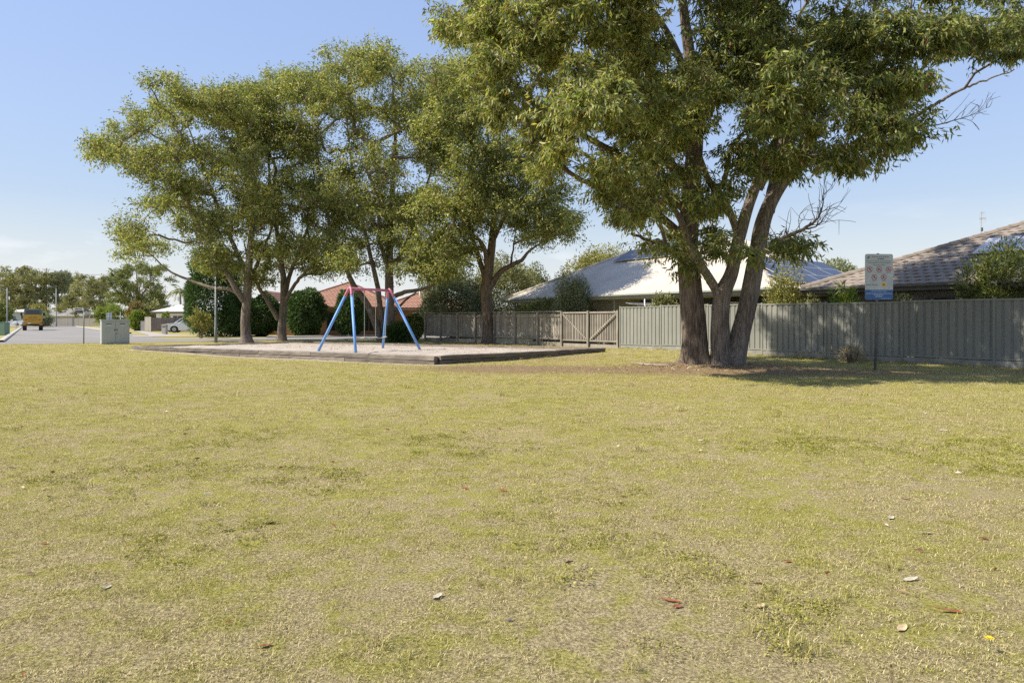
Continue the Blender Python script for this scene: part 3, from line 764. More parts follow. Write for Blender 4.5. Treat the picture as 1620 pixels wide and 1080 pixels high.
# -- distant houses
def far_house(loc, rz, L_, W, h, pitch, label, rm, wm, fm, wins=2):
    o = thing('house', label, 'house', loc, rz)
    hip_roof(o, L_, W, h, pitch, rm); eaves(o, L_, W, h, fm)
    MB().box((L_/2, W/2, h/2-0.12), (L_-1.0, W-1.0, h-0.24)).build('wall', wm, o)
    for k in range(wins): window(o, (L_*(k+0.7)/(wins+0.4), 0.49, h*0.58), 1.5, 1.1, M_WHITE)
    return o
M_LGREY = paint('light_grey_roof', (0.55, 0.55, 0.53), 0.5, 0.06, 1); M_BLUEW = paint('blue_grey_wall', (0.42, 0.46, 0.48), 0.7, 0.06, 1)
far_house((fx(238, 92), 92, 0), math.radians(-8), 13, 9, 2.55, math.radians(21), 'low house with a white metal roof behind the dark conifer', M_LGREY, M_WHITE, M_FASCB)
far_house((fx(-6, 178), 178, 0.1), math.radians(4), 9.5, 8, 3.6, math.radians(10), 'pale blue-grey house with low white roof behind the parked utility', M_LGREY, M_BLUEW, M_WHITE)
far_house((fx(66, 165), 165, 0), math.radians(-6), 11, 9, 2.6, math.radians(24), 'house with grey tiled roof behind the beige fence', M_FTILE, M_WALLP, M_WHITE)

# ------------------------------------------------------------------ far fences
M_BEIGE = paint('beige_steel', (0.40, 0.37, 0.31), 0.6, 0.06, 1, 0.3, coord='World'); M_TIMB = paint('brown_paling', (0.24, 0.19, 0.165), 0.85, 0.2, 2, 0.2, coord='World')
def far_fence(name, label, a, b, h, m, bay, pm=None):
    d = (b-a); ln = d.length; d.normalize()
    o = thing(name, label, 'fence', (a.x, a.y, float(gz(a.x, a.y))), math.atan2(d.y, d.x))
    n = max(1, round(ln/bay)); bw_ = ln/n
    s0 = sheet_mesh(bw_-0.06, h-0.1); s0 = s0.build('sheet_panel', m, o, fix=False); s0.location = (0.03, -0.01, 0.06)
    p0 = MB().box((0, 0, h/2-0.1), (0.07, 0.07, h+0.2)).build('post', pm or m, o)
    r0 = MB().box((bw_/2, 0, h-0.02), (bw_-0.07, 0.06, 0.05)).build('rail', pm or m, o)
    for i in range(1, n+1):
        share('post', p0, o, (i*bw_, 0, 0))
        if i < n: share('sheet_panel', s0, o, (i*bw_+0.03, -0.01, 0.06)); share('rail', r0, o, (i*bw_, 0, 0))
far_fence('steel_fence', 'beige steel fence at the far end of the side street', gpx(40, 516).xy, gpx(158, 516.2).xy, 1.85, M_BEIGE, 3.0)
far_fence('steel_fence', 'short pale fence return at the corner of the brown paling fence', Vector((fx(229.5, 80), 80)), Vector((fx(239, 78.6), 78.6)), 1.75, M_BEIGE, 1.2)
far_fence('timber_fence', 'brown paling fence behind the white car near the conifer', Vector((fx(239.5, 78.6), 78.6)), Vector((fx(330, 80), 80)), 1.65, M_TIMB, 2.3)
far_fence('mesh_gate', 'narrow grey side gate beside the clipped green bush', Vector((fx(223, 81), 81)), Vector((fx(229, 80.2), 80.2)), 1.25, M_FTILE, 1.0)
far_fence('steel_fence', 'pale fence panels beyond the grey switch cabinet', Vector((fx(190, 115), 115)), Vector((fx(205, 115), 115)), 1.9, M_LGREY, 1.2)

# ------------------------------------------------------------------ switch cabinets, poles, street signs
M_CAB = paint('cabinet_grey_green', (0.385, 0.41, 0.40), 0.5, 0.05, 3); M_CABG = paint('cabinet_green', (0.16, 0.26, 0.18), 0.55, 0.06, 3)
M_DARK = paint('dark_plastic', (0.025, 0.025, 0.027), 0.5, 0.2, 5); M_POLE = paint('galvanised_pole', (0.21, 0.225, 0.215), 0.55, 0.1, 4, 0.4, 0.2)
cb0 = gpx(183, 544.5)
cab = thing('switch_cabinet', 'grey-green electrical switch cabinet with two doors by the street', 'cabinet', cb0, math.radians(38))
W_, H_, Dp = 1.34, 1.28, 0.62
MB().bbox((0, Dp/2, H_/2+0.05), (W_, Dp, H_-0.02), 0.012).build('body', M_CAB, cab)
MB().bbox((0, Dp/2, H_+0.065), (W_+0.06, Dp+0.06, 0.05), 0.015).build('lid', M_CAB, cab)
MB().box((0, Dp/2, 0.0), (W_+0.02, Dp-0.02, 0.12)).build('plinth', M_CONC, cab)
for s_ in (-1, 1):
    dr = MB().bbox((s_*0.328, -0.012, 0.66), (0.642, 0.03, 1.12), 0.006).build('door', M_CAB, cab)
    MB().bbox((s_*0.055, -0.035, 0.80), (0.035, 0.03, 0.10), 0.006).build('handle', M_DARK, dr)
    MB().box((s_*0.33, -0.0295, 1.13), (0.26, 0.004, 0.035)).build('sign_plate', M_DARK, dr)
    MB().box((s_*0.33, -0.0295, 1.035), (0.17, 0.004, 0.022)).build('sticker', M_WHITE, dr)
MB().box((0.055, -0.0325, 0.6), (0.022, 0.01, 0.1)).build('padlock', M_DARK, cab)
gb = gpx(-1, 530.5)
g2_ = thing('switch_cabinet', 'small green service cabinet on the verge at the left picture edge', 'cabinet', gb, math.radians(5))
MB().bbox((0, 0.3, 0.56), (1.0, 0.6, 1.12), 0.02).build('body', M_CABG, g2_); MB().bbox((0, 0.3, 1.14), (1.05, 0.64, 0.05), 0.012).build('lid', M_CABG, g2_)
MB().bbox((0, -0.01, 0.55), (0.9, 0.03, 0.96), 0.006).build('door', M_CABG, g2_)
# street name post
sp = gpx(132.5, 544.2)
sn_ = thing('street_sign', 'galvanised post with two white street name blades', 'street sign', sp)
hz = (544.2-487)/F*sp.y
MB().tube([(0, 0, -0.3), (0, 0, hz)], 0.032, 10).build('post', M_POLE, sn_, True)
M_SIGNW = paint('sign_white', (0.56, 0.57, 0.56), 0.5, 0.08, 6); M_INK = paint('sign_ink', (0.06, 0.06, 0.065), 0.6, 0.1, 5)
def blade(zc, x0, x1, wx0, wx1, name='name_blade'):
    b_ = MB().box(((x0+x1)/2, -0.04, zc), (abs(x1-x0), 0.02, 0.125)).build(name, M_SIGNW, sn_)
    k = wx0; mb = MB(); rr_ = random.Random(int(zc*1000))
    while k < wx1:
        w = rr_.uniform(0.028, 0.042); mb.box((k+w/2, -0.0515, zc), (w, 0.003, 0.068)); k += w+0.016
    mb.build('lettering', M_INK, b_)
blade(hz-0.06, -0.56, 0.0, -0.47, -0.1); blade(hz-0.30, 0.0, 0.60, 0.08, 0.42)
MB().tube([(0, 0, hz), (0, 0, hz+0.02)], 0.04, 10).build('cap', M_POLE, sn_)
# back of a road sign seen beyond the cabinet
rs_ = Vector((fx(172.5, 96), 96, 0)); rsn = thing('road_sign', 'blank back of a rectangular road sign above the switch cabinet', 'road sign', rs_, math.radians(12))
MB().tube([(0, 0, -0.2), (0, 0, 2.42)], 0.035, 8).build('post', M_POLE, rsn, True); MB().bbox((0, 0.05, 1.93), (0.72, 0.02, 1.02), 0.006).build('panel', paint('sign_back', (0.48, 0.52, 0.58), 0.4, 0.05, 3, 0.5, 0.3), rsn)
for z_ in (1.65, 2.2): MB().box((0, 0.02, z_), (0.6, 0.03, 0.05)).build('bracket', M_POLE, rsn)
bp = Vector((fx(190.5, 100), 100, 0)); b2 = thing('bollard_post', 'thin pale post right of the road sign back', 'post', bp); MB().tube([(0, 0, -0.2), (0, 0, 2.55)], 0.06, 8).build('shaft', M_SIGNW, b2); MB().bbox((0, 0, 2.55), (0.16, 0.16, 0.06), 0.02).build('cap', M_SIGNW, b2)
def lamp_post(px, py, ytop, label, r=0.07, arm=1.2, sgn=1, Y=None):
    p = gpx(px, py) if Y is None else Vector((fx(px, Y), Y, 0)); h = (HY-ytop)/F*p.y+CAMH
    o = thing('street_lamp', label, 'street lamp', p)
    MB().tube([(0, 0, -0.3), (0, 0, 0.9), (0, 0, 0.95), (0, 0, h)], [r*1.25, r*1.25, r, r*0.7], 12).build('post', M_POLE, o, True)
    MB().tube([(0, 0, h-0.02), (sgn*arm*0.4, 0, h+0.22), (sgn*arm, 0, h+0.3)], 0.03, 8).build('arm', M_POLE, o, True)
    MB().bbox((sgn*(arm+0.2), 0, h+0.3), (0.5, 0.18, 0.09), 0.03).build('lamp_head', M_POLE, o)
lamp_post(341.5, 542, 412, 'tall grey lamp post between the conifer and the first big tree', 0.075, 0.9, 1)
lamp_post(11.5, 524.5, 455, 'lamp post on the left verge in front of the parked utility', 0.07, 0.0001+0.9, -1)
lamp_post(89, 515.4, 456, 'far lamp post in front of the beige fence', 0.12, 1.6, -1, Y=150)
lb = Vector((fx(25, 104), 104, 0.1)); l2 = thing('letter_box', 'small white letter box on a post beside the yellow truck', 'letter box', lb)
MB().box((0, 0, 0.35), (0.12, 0.12, 1.0)).build('post', M_SIGNW, l2); MB().bbox((0, 0, 0.95), (0.5, 0.3, 0.28), 0.03).build('box', M_WHITE, l2)
lb = gpx(260.5, 528.5); l3 = thing('letter_box', 'beige masonry letter box pillar in front of the white car', 'letter box', lb); MB().bbox((0, 0, 0.42), (0.4, 0.4, 0.9), 0.02).build('pillar', M_CONC, l3); MB().bbox((0, 0, 0.89), (0.46, 0.46, 0.06), 0.015).build('cap', M_CONC, l3); MB().box((0, -0.202, 0.68), (0.26, 0.01, 0.05)).build('slot', M_DARK, l3)
# power pole and wires
def power_pole(px, Y, ytop, label):
    h = (HY-ytop)/F*Y+CAMH; o = thing('power_pole', label, 'power pole', (fx(px, Y), Y, 0))
    MB().tube([(0, 0, -0.4), (0, 0, h)], [0.19, 0.13], 10).build('pole', paint('power_pole_wood', (0.24, 0.20, 0.17), 0.9, 0.2, 2), o, True)
    MB().bbox((0, -0.16, h-0.45), (2.3, 0.12, 0.12), 0.01).build('crossarm', M_TIMB, o)
    for k in (-1.0, -0.4, 0.4, 1.0): MB().tube([(k, -0.16, h-0.39), (k, -0.16, h-0.2)], 0.045, 8).build('insulator', M_WHITE, o)
    return Vector((fx(px, Y), Y, h-0.2))
pA = power_pole(73.5, 200, 424, 'wooden power pole with crossarm rising among the far trees'); pB = power_pole(238, 118, 428, 'wooden power pole with crossarm in front of the dark far trees')
pC = Vector((40, 60, 9.4))
for k, (dz, off) in enumerate(((0.0, -1.0), (0.0, 1.0), (-2.6, 0.0))):
    pts = []
    for a, b in ((pA, pB),):
        for i in range(13):
            q = a.lerp(b, i/12); pts.append((q.x+off*0.3, q.y+off, q.z+dz-1.1*4*(i/12)*(1-i/12)))
    tag(MB().tube(pts, 0.022, 5).build('power_line', M_DARK), ('upper power line strung in front of the far pole', 'upper power line strung behind its twin wire', 'lowest power line crossing below the two upper wires')[k], 'power line')

# ------------------------------------------------------------------ vehicles
M_TYRE = paint('tyre', (0.02, 0.02, 0.021), 0.8, 0.2, 8); M_RIM = paint('alloy', (0.45, 0.45, 0.46), 0.35, 0.05, 8, 0.5, 0.7); M_CARW = paint('white_car_paint', (0.72, 0.73, 0.74), 0.25, 0.02, 2, 0.5)
M_YEL = paint('machine_yellow', (0.50, 0.29, 0.035), 0.45, 0.1, 2); M_RED = paint('tail_red', (0.5, 0.03, 0.02), 0.3, 0.1, 5); M_ORG = paint('tail_orange', (0.7, 0.2, 0.02), 0.35, 0.1, 5); M_LIGHT = paint('lamp_clear', (0.7, 0.72, 0.75), 0.15, 0.05, 6)
def wheel(parent, c, r, w, n=20):
    o = bpy.data.objects.new('wheel', None); COL.objects.link(o); o.parent = parent; o.location = c; o.empty_display_size = 0.1
    pr = [(r*0.62, -w/2), (r*0.9, -w/2), (r, -w*0.36), (r, w*0.36), (r*0.9, w/2), (r*0.62, w/2)]
    def lathe(prof, m, nm):
        mb = MB(); k = len(prof); vs = [(rr_*math.cos(2*math.pi*i/n), y, rr_*math.sin(2*math.pi*i/n)) for i in range(n) for rr_, y in prof]
        mb.add(vs, [(i*k+j, i*k+j+1, ((i+1) % n)*k+j+1, ((i+1) % n)*k+j) for i in range(n) for j in range(k-1)]); return mb.build(nm, m, o, True)
    lathe(pr, M_TYRE, 'tyre'); lathe([(r*0.63, -w*0.4), (r*0.56, -w*0.46), (r*0.52, -w*0.3), (0.001, -w*0.3)], M_RIM, 'rim'); lathe([(r*0.63, w*0.4), (r*0.56, w*0.46), (r*0.52, w*0.3), (0.001, w*0.3)], M_RIM, 'rim')
    mb = MB()
    for k in range(5):
        a = 2*math.pi*k/5; M_ = Matrix.Rotation(-a, 3, 'Y')
        for s_ in (-1, 1): mb.box(M_ @ Vector((r*0.3, s_*w*0.36, 0)), (r*0.5, 0.03, r*0.13), mat=M_)
    mb.build('spokes', M_RIM, o)
def car(loc, rz, label, ute=False):
    """nose towards local -x, ground at z=0"""
    o = thing('parked_car' if not ute else 'parked_ute', label, 'car' if not ute else 'pickup', loc, rz)
    Lh, Wc = (4.5, 1.84) if not ute else (5.3, 1.86)
    xf, xr = -Lh/2, Lh/2; ax = (-1.37, 1.33) if not ute else (-1.62, 1.5)
    wr = 0.36
    low = [(xf, 0.45), (xf+0.06, 0.28)]
    def arch(cx): return [(cx+(wr+0.07)*math.cos(a), 0.34+(wr+0.07)*math.sin(a)) for a in np.linspace(math.pi*1.02, -0.02*math.pi, 11)]
    low += [(ax[0]-wr-0.1, 0.24)]+arch(ax[0])+[(ax[0]+wr+0.1, 0.24), (ax[1]-wr-0.1, 0.24)]+arch(ax[1])+[(ax[1]+wr+0.1, 0.26), (xr-0.05, 0.32), (xr, 0.55)]
    if not ute: up_ = [(xr-0.02, 1.0), (xr-0.15, 1.08), (-0.85, 1.06), (xf+0.55, 0.98), (xf+0.16, 0.88), (xf+0.02, 0.7)]
    else: up_ = [(xr, 1.1), (xr-0.08, 1.14), (0.75, 1.14), (-0.95, 1.14), (xf+0.5, 1.1), (xf+0.1, 1.0), (xf, 0.75)]
    poly = low+up_; n = len(poly); mb = MB(); vs = []
    for y, sc in ((-Wc/2+0.03, 0.965), (-Wc/2, 1.0), (Wc/2, 1.0), (Wc/2-0.03, 0.965)):
        for x, z in poly: vs.append((x*(0.985 if sc < 1 else 1), y if z < 0.9 else y*0.95, 0.55+(z-0.55)*sc))
    fs = [tuple(range(n)), tuple(range(4*n-1, 3*n-1, -1))]
    for r_ in range(3): fs += [(r_*n+i, r_*n+(i+1) % n, (r_+1)*n+(i+1) % n, (r_+1)*n+i) for i in range(n)]
    mb.add(vs, fs); mb.build('body', M_CARW, o)
    cabp = [(-1.0, 1.04), (-0.22, 1.60), (0.2, 1.68), (1.5, 1.64), (2.05, 1.12), (2.05, 1.02)] if not ute else [(-1.0, 1.1), (-0.3, 1.72), (0.0, 1.78), (0.75, 1.77), (0.95, 1.7), (1.0, 1.1)]
    k = len(cabp); mb = MB(); vs = []
    for s_ in (-1, 1):
        for x, z in cabp: vs.append((x, s_*(Wc/2*0.93 if z < 1.2 else Wc/2*0.74), z))
    mb.add(vs, [tuple(range(k)), tuple(range(2*k-1, k-1, -1))]+[(i, (i+1) % k, k+(i+1) % k, k+i) for i in range(k)]); mb.build('cabin', M_CARW, o)
    # glazing just proud of the cabin
    for s_ in (-1, 1):
        def sd(x, z): 
            f_ = (z-1.1)/0.5; return (x, s_*(Wc/2*(0.93+(0.74-0.93)*min(1, max(0, f_)))+0.006), z)
        q = [(-0.75, 1.14), (-0.24, 1.5), (0.45, 1.56), (0.45, 1.13)] if not ute else [(-0.75, 1.2), (-0.28, 1.62), (0.22, 1.67), (0.22, 1.2)]
        MB().add([sd(*p) for p in q], [(0, 1, 2, 3)]).build('side_window', M_GLASS, o)
        q = [(0.52, 1.13), (0.52, 1.56), (1.45, 1.53), (1.75, 1.15)] if not ute else [(0.3, 1.2), (0.3, 1.66), (0.74, 1.66), (0.86, 1.2)]
        MB().add([sd(*p) for p in q], [(0, 1, 2, 3)]).build('side_window', M_GLASS, o)
        MB().bbox((-0.72, s_*(Wc/2+0.06), 1.12), (0.12, 0.2, 0.14), 0.03).build('mirror', M_CARW, o)
        MB().bbox((xf+0.2, s_*(Wc/2-0.28), 0.80), (0.34, 0.42, 0.14), 0.04).build('headlight', M_LIGHT, o); MB().bbox((xr-0.05, s_*(Wc/2-0.16), 0.9), (0.16, 0.24, 0.2), 0.03).build('tail_light', M_RED, o)
        MB().box((0.0, s_*(Wc/2+0.004), 0.86), (0.16, 0.02, 0.03)).build('door_handle', M_CARW, o)
    a, b = ((-0.98, 1.07), (-0.24, 1.60)) if not ute else ((-0.98, 1.14), (-0.32, 1.71)); e_ = 0.012
    MB().add([(a[0]-e_, -Wc/2*0.86, a[1]), (a[0]-e_, Wc/2*0.86, a[1]), (b[0]-e_, Wc/2*0.7, b[1]), (b[0]-e_, -Wc/2*0.7, b[1])], [(0, 1, 2, 3)]).build('windscreen', M_GLASS, o)
    MB().bbox((xf+0.03, 0, 0.60), (0.1, 1.1, 0.26), 0.03).build('grille', M_DARK, o); MB().bbox((xf+0.06, 0, 0.32), (0.16, 1.6, 0.16), 0.03).build('bumper', M_DARK, o); MB().box((xf-0.03, 0, 0.5), (0.02, 0.38, 0.13)).build('number_plate', M_YEL, o)
    for x in ax:
        for s_ in (-1, 1): wheel(o, (x, s_*(Wc/2-0.12), wr), wr, 0.22)
    if ute:
        MB().box(((1.05+xr)/2, 0, 1.15), (xr-1.15, Wc*0.8, 0.03)).build('tray_cover', M_DARK, o)
    return o
car((fx(300, 73.5), 73.5, 0), math.radians(14), 'white car parked nose out beside the dark conifer'); car((fx(297, 78.2), 77.6, 0), math.radians(12), 'white car farther back, mostly hidden behind the nearer white car')
car((fx(19, 150), 150, 0.1), math.radians(184), 'white utility parked on the driveway left of the yellow truck', True)
# yellow tanker truck seen from behind
Yt = 86.5
tr = thing('yellow_truck', 'yellow truck with rounded tank body parked at the kerb of the side street', 'truck', (fx(52, Yt), Yt, 0.02), math.atan2(away.y, away.x)-math.pi/2)
tr.scale = (0.88, 0.88, 0.88)
def rrect(w, h, r, n=6):
    pts = []
    for cx_, cy_, a0 in ((w/2-r, h/2-r, 0), (-w/2+r, h/2-r, 90), (-w/2+r, -h/2+r, 180), (w/2-r, -h/2+r, 270)):
        for i in range(n+1):
            a = math.radians(a0+90*i/n); pts.append((cx_+r*math.cos(a), cy_+r*math.sin(a)))
    return pts
tk = MB(); pr = rrect(2.36, 1.22, 0.42); tk.prism([(x, z+1.72) for x, z in pr], 0.06, 4.6); tk.build('tank', paint('tank_grey', (0.42, 0.43, 0.42), 0.5, 0.1, 2), tr)
pr2 = rrect(2.3, 1.3, 0.42); rp_ = MB(); rp_.prism([(x, z+1.72) for x, z in pr2], -0.04, 0.08); rp = rp_.build('rear_panel', M_YEL, tr)
mb = MB()
for i, (zz, ws) in enumerate(((2.0, (0.3, 0.42)), (1.88, (0.42, 0.5)), (1.62, (0.5, 0.3, 0.35)), (1.5, (0.3,)))):
    tot = sum(ws)+0.08*(len(ws)-1); x = -tot/2
    for w in ws: mb.box((x+w/2, -0.045, zz), (w, 0.008, 0.07)); x += w+0.08
mb.build('lettering', paint('faded_brown_ink', (0.30, 0.15, 0.03), 0.6, 0.1, 4), rp)
for s_ in (-1, 1):
    MB().bbox((s_*0.82, -0.05, 1.6), (0.16, 0.03, 0.16), 0.03).build('reflector', M_RED, rp)
    MB().bbox((s_*0.98, -0.03, 0.86), (0.42, 0.08, 0.16), 0.02).build('tail_light', M_ORG, tr)
    MB().bbox((s_*1.0, 0.35, 0.62), (0.52, 0.06, 0.34), 0.02).build('mudguard', M_DARK, tr)
    for y in (0.95, 2.2, 6.2): wheel(tr, (s_*0.98, y, 0.5), 0.5, 0.5 if y < 4 else 0.3); 
    for w_c in [c for c in tr.children if c.name.startswith('wheel')][-3:]: w_c.rotation_euler = (0, 0, math.pi/2)
    MB().tube([(s_*1.1, 5.9, 2.6), (s_*1.42, 5.9, 2.75), (s_*1.42, 5.9, 2.3)], 0.03, 6).build('mirror_arm', M_DARK, tr); MB().bbox((s_*1.42, 5.9, 2.45), (0.26, 0.1, 0.45), 0.03).build('mirror', M_DARK, tr)
MB().bbox((0, 3.5, 0.8), (0.9, 6.6, 0.26), 0.02).build('chassis', M_DARK, tr); MB().bbox((0, 0.02, 1.0), (2.3, 0.14, 0.1), 0.02).build('bumper', M_YEL, tr); MB().box((-0.45, -0.06, 1.08), (0.4, 0.02, 0.12)).build('number_plate', M_WHITE, tr)
MB().bbox((0, 5.9, 1.9), (2.2, 1.7, 2.5), 0.12).build('cab', paint('cab_dark', (0.09, 0.115, 0.12), 0.4, 0.05, 2), tr); MB().bbox((0, 5.02, 2.72), (1.55, 0.04, 0.6), 0.015).build('rear_window', M_GLASS, tr)
MB().bbox((0, 5.9, 3.19), (2.1, 1.5, 0.08), 0.03).build('cab_roof', paint('cab_teal', (0.1, 0.2, 0.2), 0.4, 0.05, 2), tr)

# ------------------------------------------------------------------ park notice sign
M_SIGNG = paint('sign_face', (0.46, 0.485, 0.47), 0.45, 0.10, 4); M_SBLUE = paint('sign_blue', (0.04, 0.115, 0.30), 0.45, 0.08, 6); M_SRED = paint('sign_red', (0.44, 0.06, 0.085), 0.45, 0.05, 9); M_SYEL = paint('sign_yellow', (0.72, 0.42, 0.02), 0.45, 0.05, 9)
M_SINK = paint('sign_text_grey', (0.12, 0.14, 0.13), 0.6, 0.1, 9); M_SPALE = paint('sign_text_pale', (0.5, 0.6, 0.72), 0.6, 0.05, 9)
sg = gpx(1384, 585); ksc = sg.y/F
ps = thing('park_sign', 'tall grey and blue council notice board with red prohibition symbols on a post', 'sign', (sg.x, sg.y, 0), math.radians(2))
pw, ph_ = 45*ksc, 72*ksc; zb_ = CAMH+(HY-474)*ksc; xo = 5*ksc
po = MB(); po.tube([(0, 0, -0.35), (xo*0.62, 0.0, zb_), (xo, 0.0, zb_+ph_+0.02)], 0.031, 12); po.build('post', paint('sign_post', (0.16, 0.165, 0.17), 0.5, 0.25, 3, 0.4, 0.3), ps, True)
def rr_plate(w, h, r): return rrect(w, h, r, 5)
pan = MB().prism([(x+xo, z+zb_+ph_/2) for x, z in rr_plate(pw, ph_, 0.055)], -0.052, -0.046).build('panel', M_SIGNG, ps)
lowp = [(x, z) for x, z in rr_plate(pw-0.004, ph_-0.004, 0.053)]
cut = -ph_/2+0.215*ph_
low2 = [(x, z) for x, z in lowp if z < cut]; low2 = [(-pw/2+0.002, cut)]+[p for p in low2]+[(pw/2-0.002, cut)]
c0 = (0, (cut-ph_/2)/2); low2.sort(key=lambda p: math.atan2(p[1]-c0[1], p[0]-c0[0]))
MB().prism([(x+xo, z+zb_+ph_/2) for x, z in low2], -0.0545, -0.0525).build('blue_band', M_SBLUE, pan)
def SX(u): return xo+(u-0.5)*pw
def SZ(v): return zb_+ph_*(1-v)
def text(body, u, v, size, m, bold=False):
    cu = bpy.data.curves.new('lettering', 'FONT'); cu.body = body; cu.size = size; cu.align_x = 'CENTER'; cu.align_y = 'CENTER'; cu.resolution_u = 2; cu.offset = 0.0012 if bold else 0
    to = bpy.data.objects.new('lettering', cu); COL.objects.link(to); bpy.context.view_layer.update()
    me = bpy.data.meshes.new_from_object(to.evaluated_get(bpy.context.evaluated_depsgraph_get())); bpy.data.objects.remove(to)
    me.materials.clear(); me.materials.append(m)
    o = mo('lettering', me, pan, (SX(u), -0.0562, SZ(v))); o.rotation_euler = (math.pi/2, 0, 0); return o
def words(u0, u1, v, h, m, seed):
    r_ = random.Random(seed); x = u0; mb = MB()
    while x < u1-0.02:
        w = min(r_.uniform(0.03, 0.085), u1-x); mb.box((SX(x+w/2), -0.0535 if v < 0.78 else -0.0556, SZ(v)), (w*pw, 0.0016, h)); x += w+0.018
    mb.build('small_print', m, pan)
words(0.25, 0.85, 0.06, 0.018, M_SINK, 1); text('RESERVE', 0.56, 0.105, 0.045, M_SINK, True)
words(0.03, 0.97, 0.16, 0.014, M_SINK, 2); words(0.08, 0.92, 0.197, 0.013, M_SINK, 3)
text('General Regulations', 0.5, 0.243, 0.042, M_SINK); text('Special Warning', 0.24, 0.675, 0.048, M_SINK)
text('General Information', 0.5, 0.815, 0.05, M_SPALE); words(0.05, 0.95, 0.865, 0.013, M_SPALE, 5); words(0.3, 0.68, 0.897, 0.013, M_SPALE, 6); words(0.37, 0.62, 0.932, 0.022, M_SPALE, 7); words(0.58, 0.92, 0.975, 0.01, M_SPALE, 8)
mb = MB(); mb.tube([(SX(0.09), -0.0535, SZ(0.105)), (SX(0.14), -0.0535, SZ(0.06))], [0.012, 0.02], 6); mb.build('emblem', M_SINK, pan)
def prohibit(u, v, kind):
    r = 0.075; c = Vector((SX(u), -0.0535, SZ(v))); n = 28; mb = MB()
    vs = []
    for i in range(n):
        a = 2*math.pi*i/n
        for rr_ in (r, r*0.80): vs.append((c.x+rr_*math.cos(a), c.y-0.001, c.z+rr_*math.sin(a)))
    mb.add(vs, [(2*i, 2*i+1, (2*i+3) % (2*n), (2*i+2) % (2*n)) for i in range(n)])
    M_ = Matrix.Rotation(math.radians(45), 3, 'Y'); mb.box((c.x, c.y-0.0008, c.z), (r*1.7, 0.0014, r*0.16), mat=M_)
    mb.build('prohibition_ring', M_SRED, pan, fix=False)
    pm = MB()
    if kind == 0: shapes = [((0, 0.01), (0.022, 0.05), 0.5), ((0.02, -0.015), (0.02, 0.045), -0.6), ((-0.02, 0.028), (0.02, 0.02), 0)]
    elif kind == 1: shapes = [((0, 0.005), (0.06, 0.024), 0.1), ((-0.022, -0.02), (0.026, 0.026), 0.8), ((0.024, -0.02), (0.026, 0.026), 0.8)]
    else: shapes = [((-0.008, 0.015), (0.02, 0.05), 0.3), ((0.015, -0.01), (0.05, 0.018), 0.7), ((-0.02, -0.022), (0.018, 0.03), 0)]
    for (cx_, cz_), (w, h), a in shapes: pm.box((c.x+cx_, c.y+0.0004, c.z+cz_), (w, 0.0012, h), mat=Matrix.Rotation(a, 3, 'Y'))
    pm.build('pictogram', M_INK, pan)
for u, v, k in ((0.165, 0.335, 0), (0.505, 0.335, 1), (0.84, 0.338, 2), (0.33, 0.51, 0), (0.67, 0.51, 2)): prohibit(u, v, k)
for u, v in ((0.165, 0.405), (0.505, 0.41), (0.84, 0.41), (0.33, 0.583), (0.67, 0.583)): words(u-0.08, u+0.08, v, 0.008, M_SINK, int(u*99))
dm = MB(); dm.box((SX(0.67), -0.0535, SZ(0.672)), (0.105, 0.0016, 0.105), mat=Matrix.Rotation(math.pi/4, 3, 'Y')); dm.build('warning_diamond', M_SYEL, pan)
dm = MB(); dm.box((SX(0.66), -0.0548, SZ(0.668)), (0.03, 0.0012, 0.04), mat=Matrix.Rotation(0.5, 3, 'Y')); dm.box((SX(0.685), -0.0548, SZ(0.68)), (0.03, 0.0012, 0.02)); dm.build('pictogram', M_SINK, pan)
MB().bbox((xo, -0.03, zb_+ph_*0.85), (0.1, 0.04, 0.04), 0.008).build('bracket', M_POLE, ps); MB().bbox((xo*0.9, -0.03, zb_+ph_*0.15), (0.1, 0.04, 0.04), 0.008).build('bracket', M_POLE, ps)
# rotary clothes line behind the fence
ch = px3(1027, 478, 30.0); co = thing('clothes_hoist', 'grey rotary clothes line poking above the steel fence', 'clothes line', (ch.x, 31.0, 0), 0.3)
MB().tube([(0, 0, 0), (0, 0, 2.32)], 0.035, 10).build('mast', M_ALU, co, True)
for k in range(4):
    a = k*math.pi/2+0.25
    MB().tube([(0, 0, 2.02), (1.15*math.cos(a), 1.15*math.sin(a), 2.12)], 0.018, 6).build('arm', M_ALU, co, True)
    MB().tube([(0, 0, 1.85), (0.55*math.cos(a), 0.55*math.sin(a), 2.06)], 0.012, 6).build('stay', M_ALU, co, True)
mb = MB()
for rr_ in (0.5, 0.8, 1.1):
    for k in range(4):
        a, b = k*math.pi/2+0.25, (k+1)*math.pi/2+0.25; zz = 2.03+0.08*rr_
        mb.tube([(rr_*math.cos(a), rr_*math.sin(a), zz), (rr_*math.cos(b), rr_*math.sin(b), zz)], 0.004, 4)
mb.build('line', M_ALU, co)

# ------------------------------------------------------------------ vegetation
def unit(v): return v/np.maximum(np.linalg.norm(v, axis=-1, keepdims=True), 1e-9)
def leaf_mesh(name, c, d, L_, W_, cols, rng, mat):
    n = len(c); d = unit(d)
    side = unit(np.cross(d, rng.normal(size=(n, 3)))); nrm = np.cross(d, side)
    L_ = L_[:, None]; W_ = W_[:, None]; fold = rng.uniform(0.05, 0.3, (n, 1))*W_
    v = np.empty((n, 4, 3), np.float32)
    v[:, 0] = c; v[:, 3] = c+d*L_-nrm*fold*0.8
    m = c+d*L_*0.45
    v[:, 1] = m+side*W_/2+nrm*fold; v[:, 2] = m-side*W_/2+nrm*fold
    idx = (np.arange(n)*4)[:, None]+np.array([[0, 1, 3, 0, 3, 2]])
    return quick_mesh(name, v.reshape(-1, 3), idx.ravel(), 3, mat, np.repeat(cols, 4, axis=0))
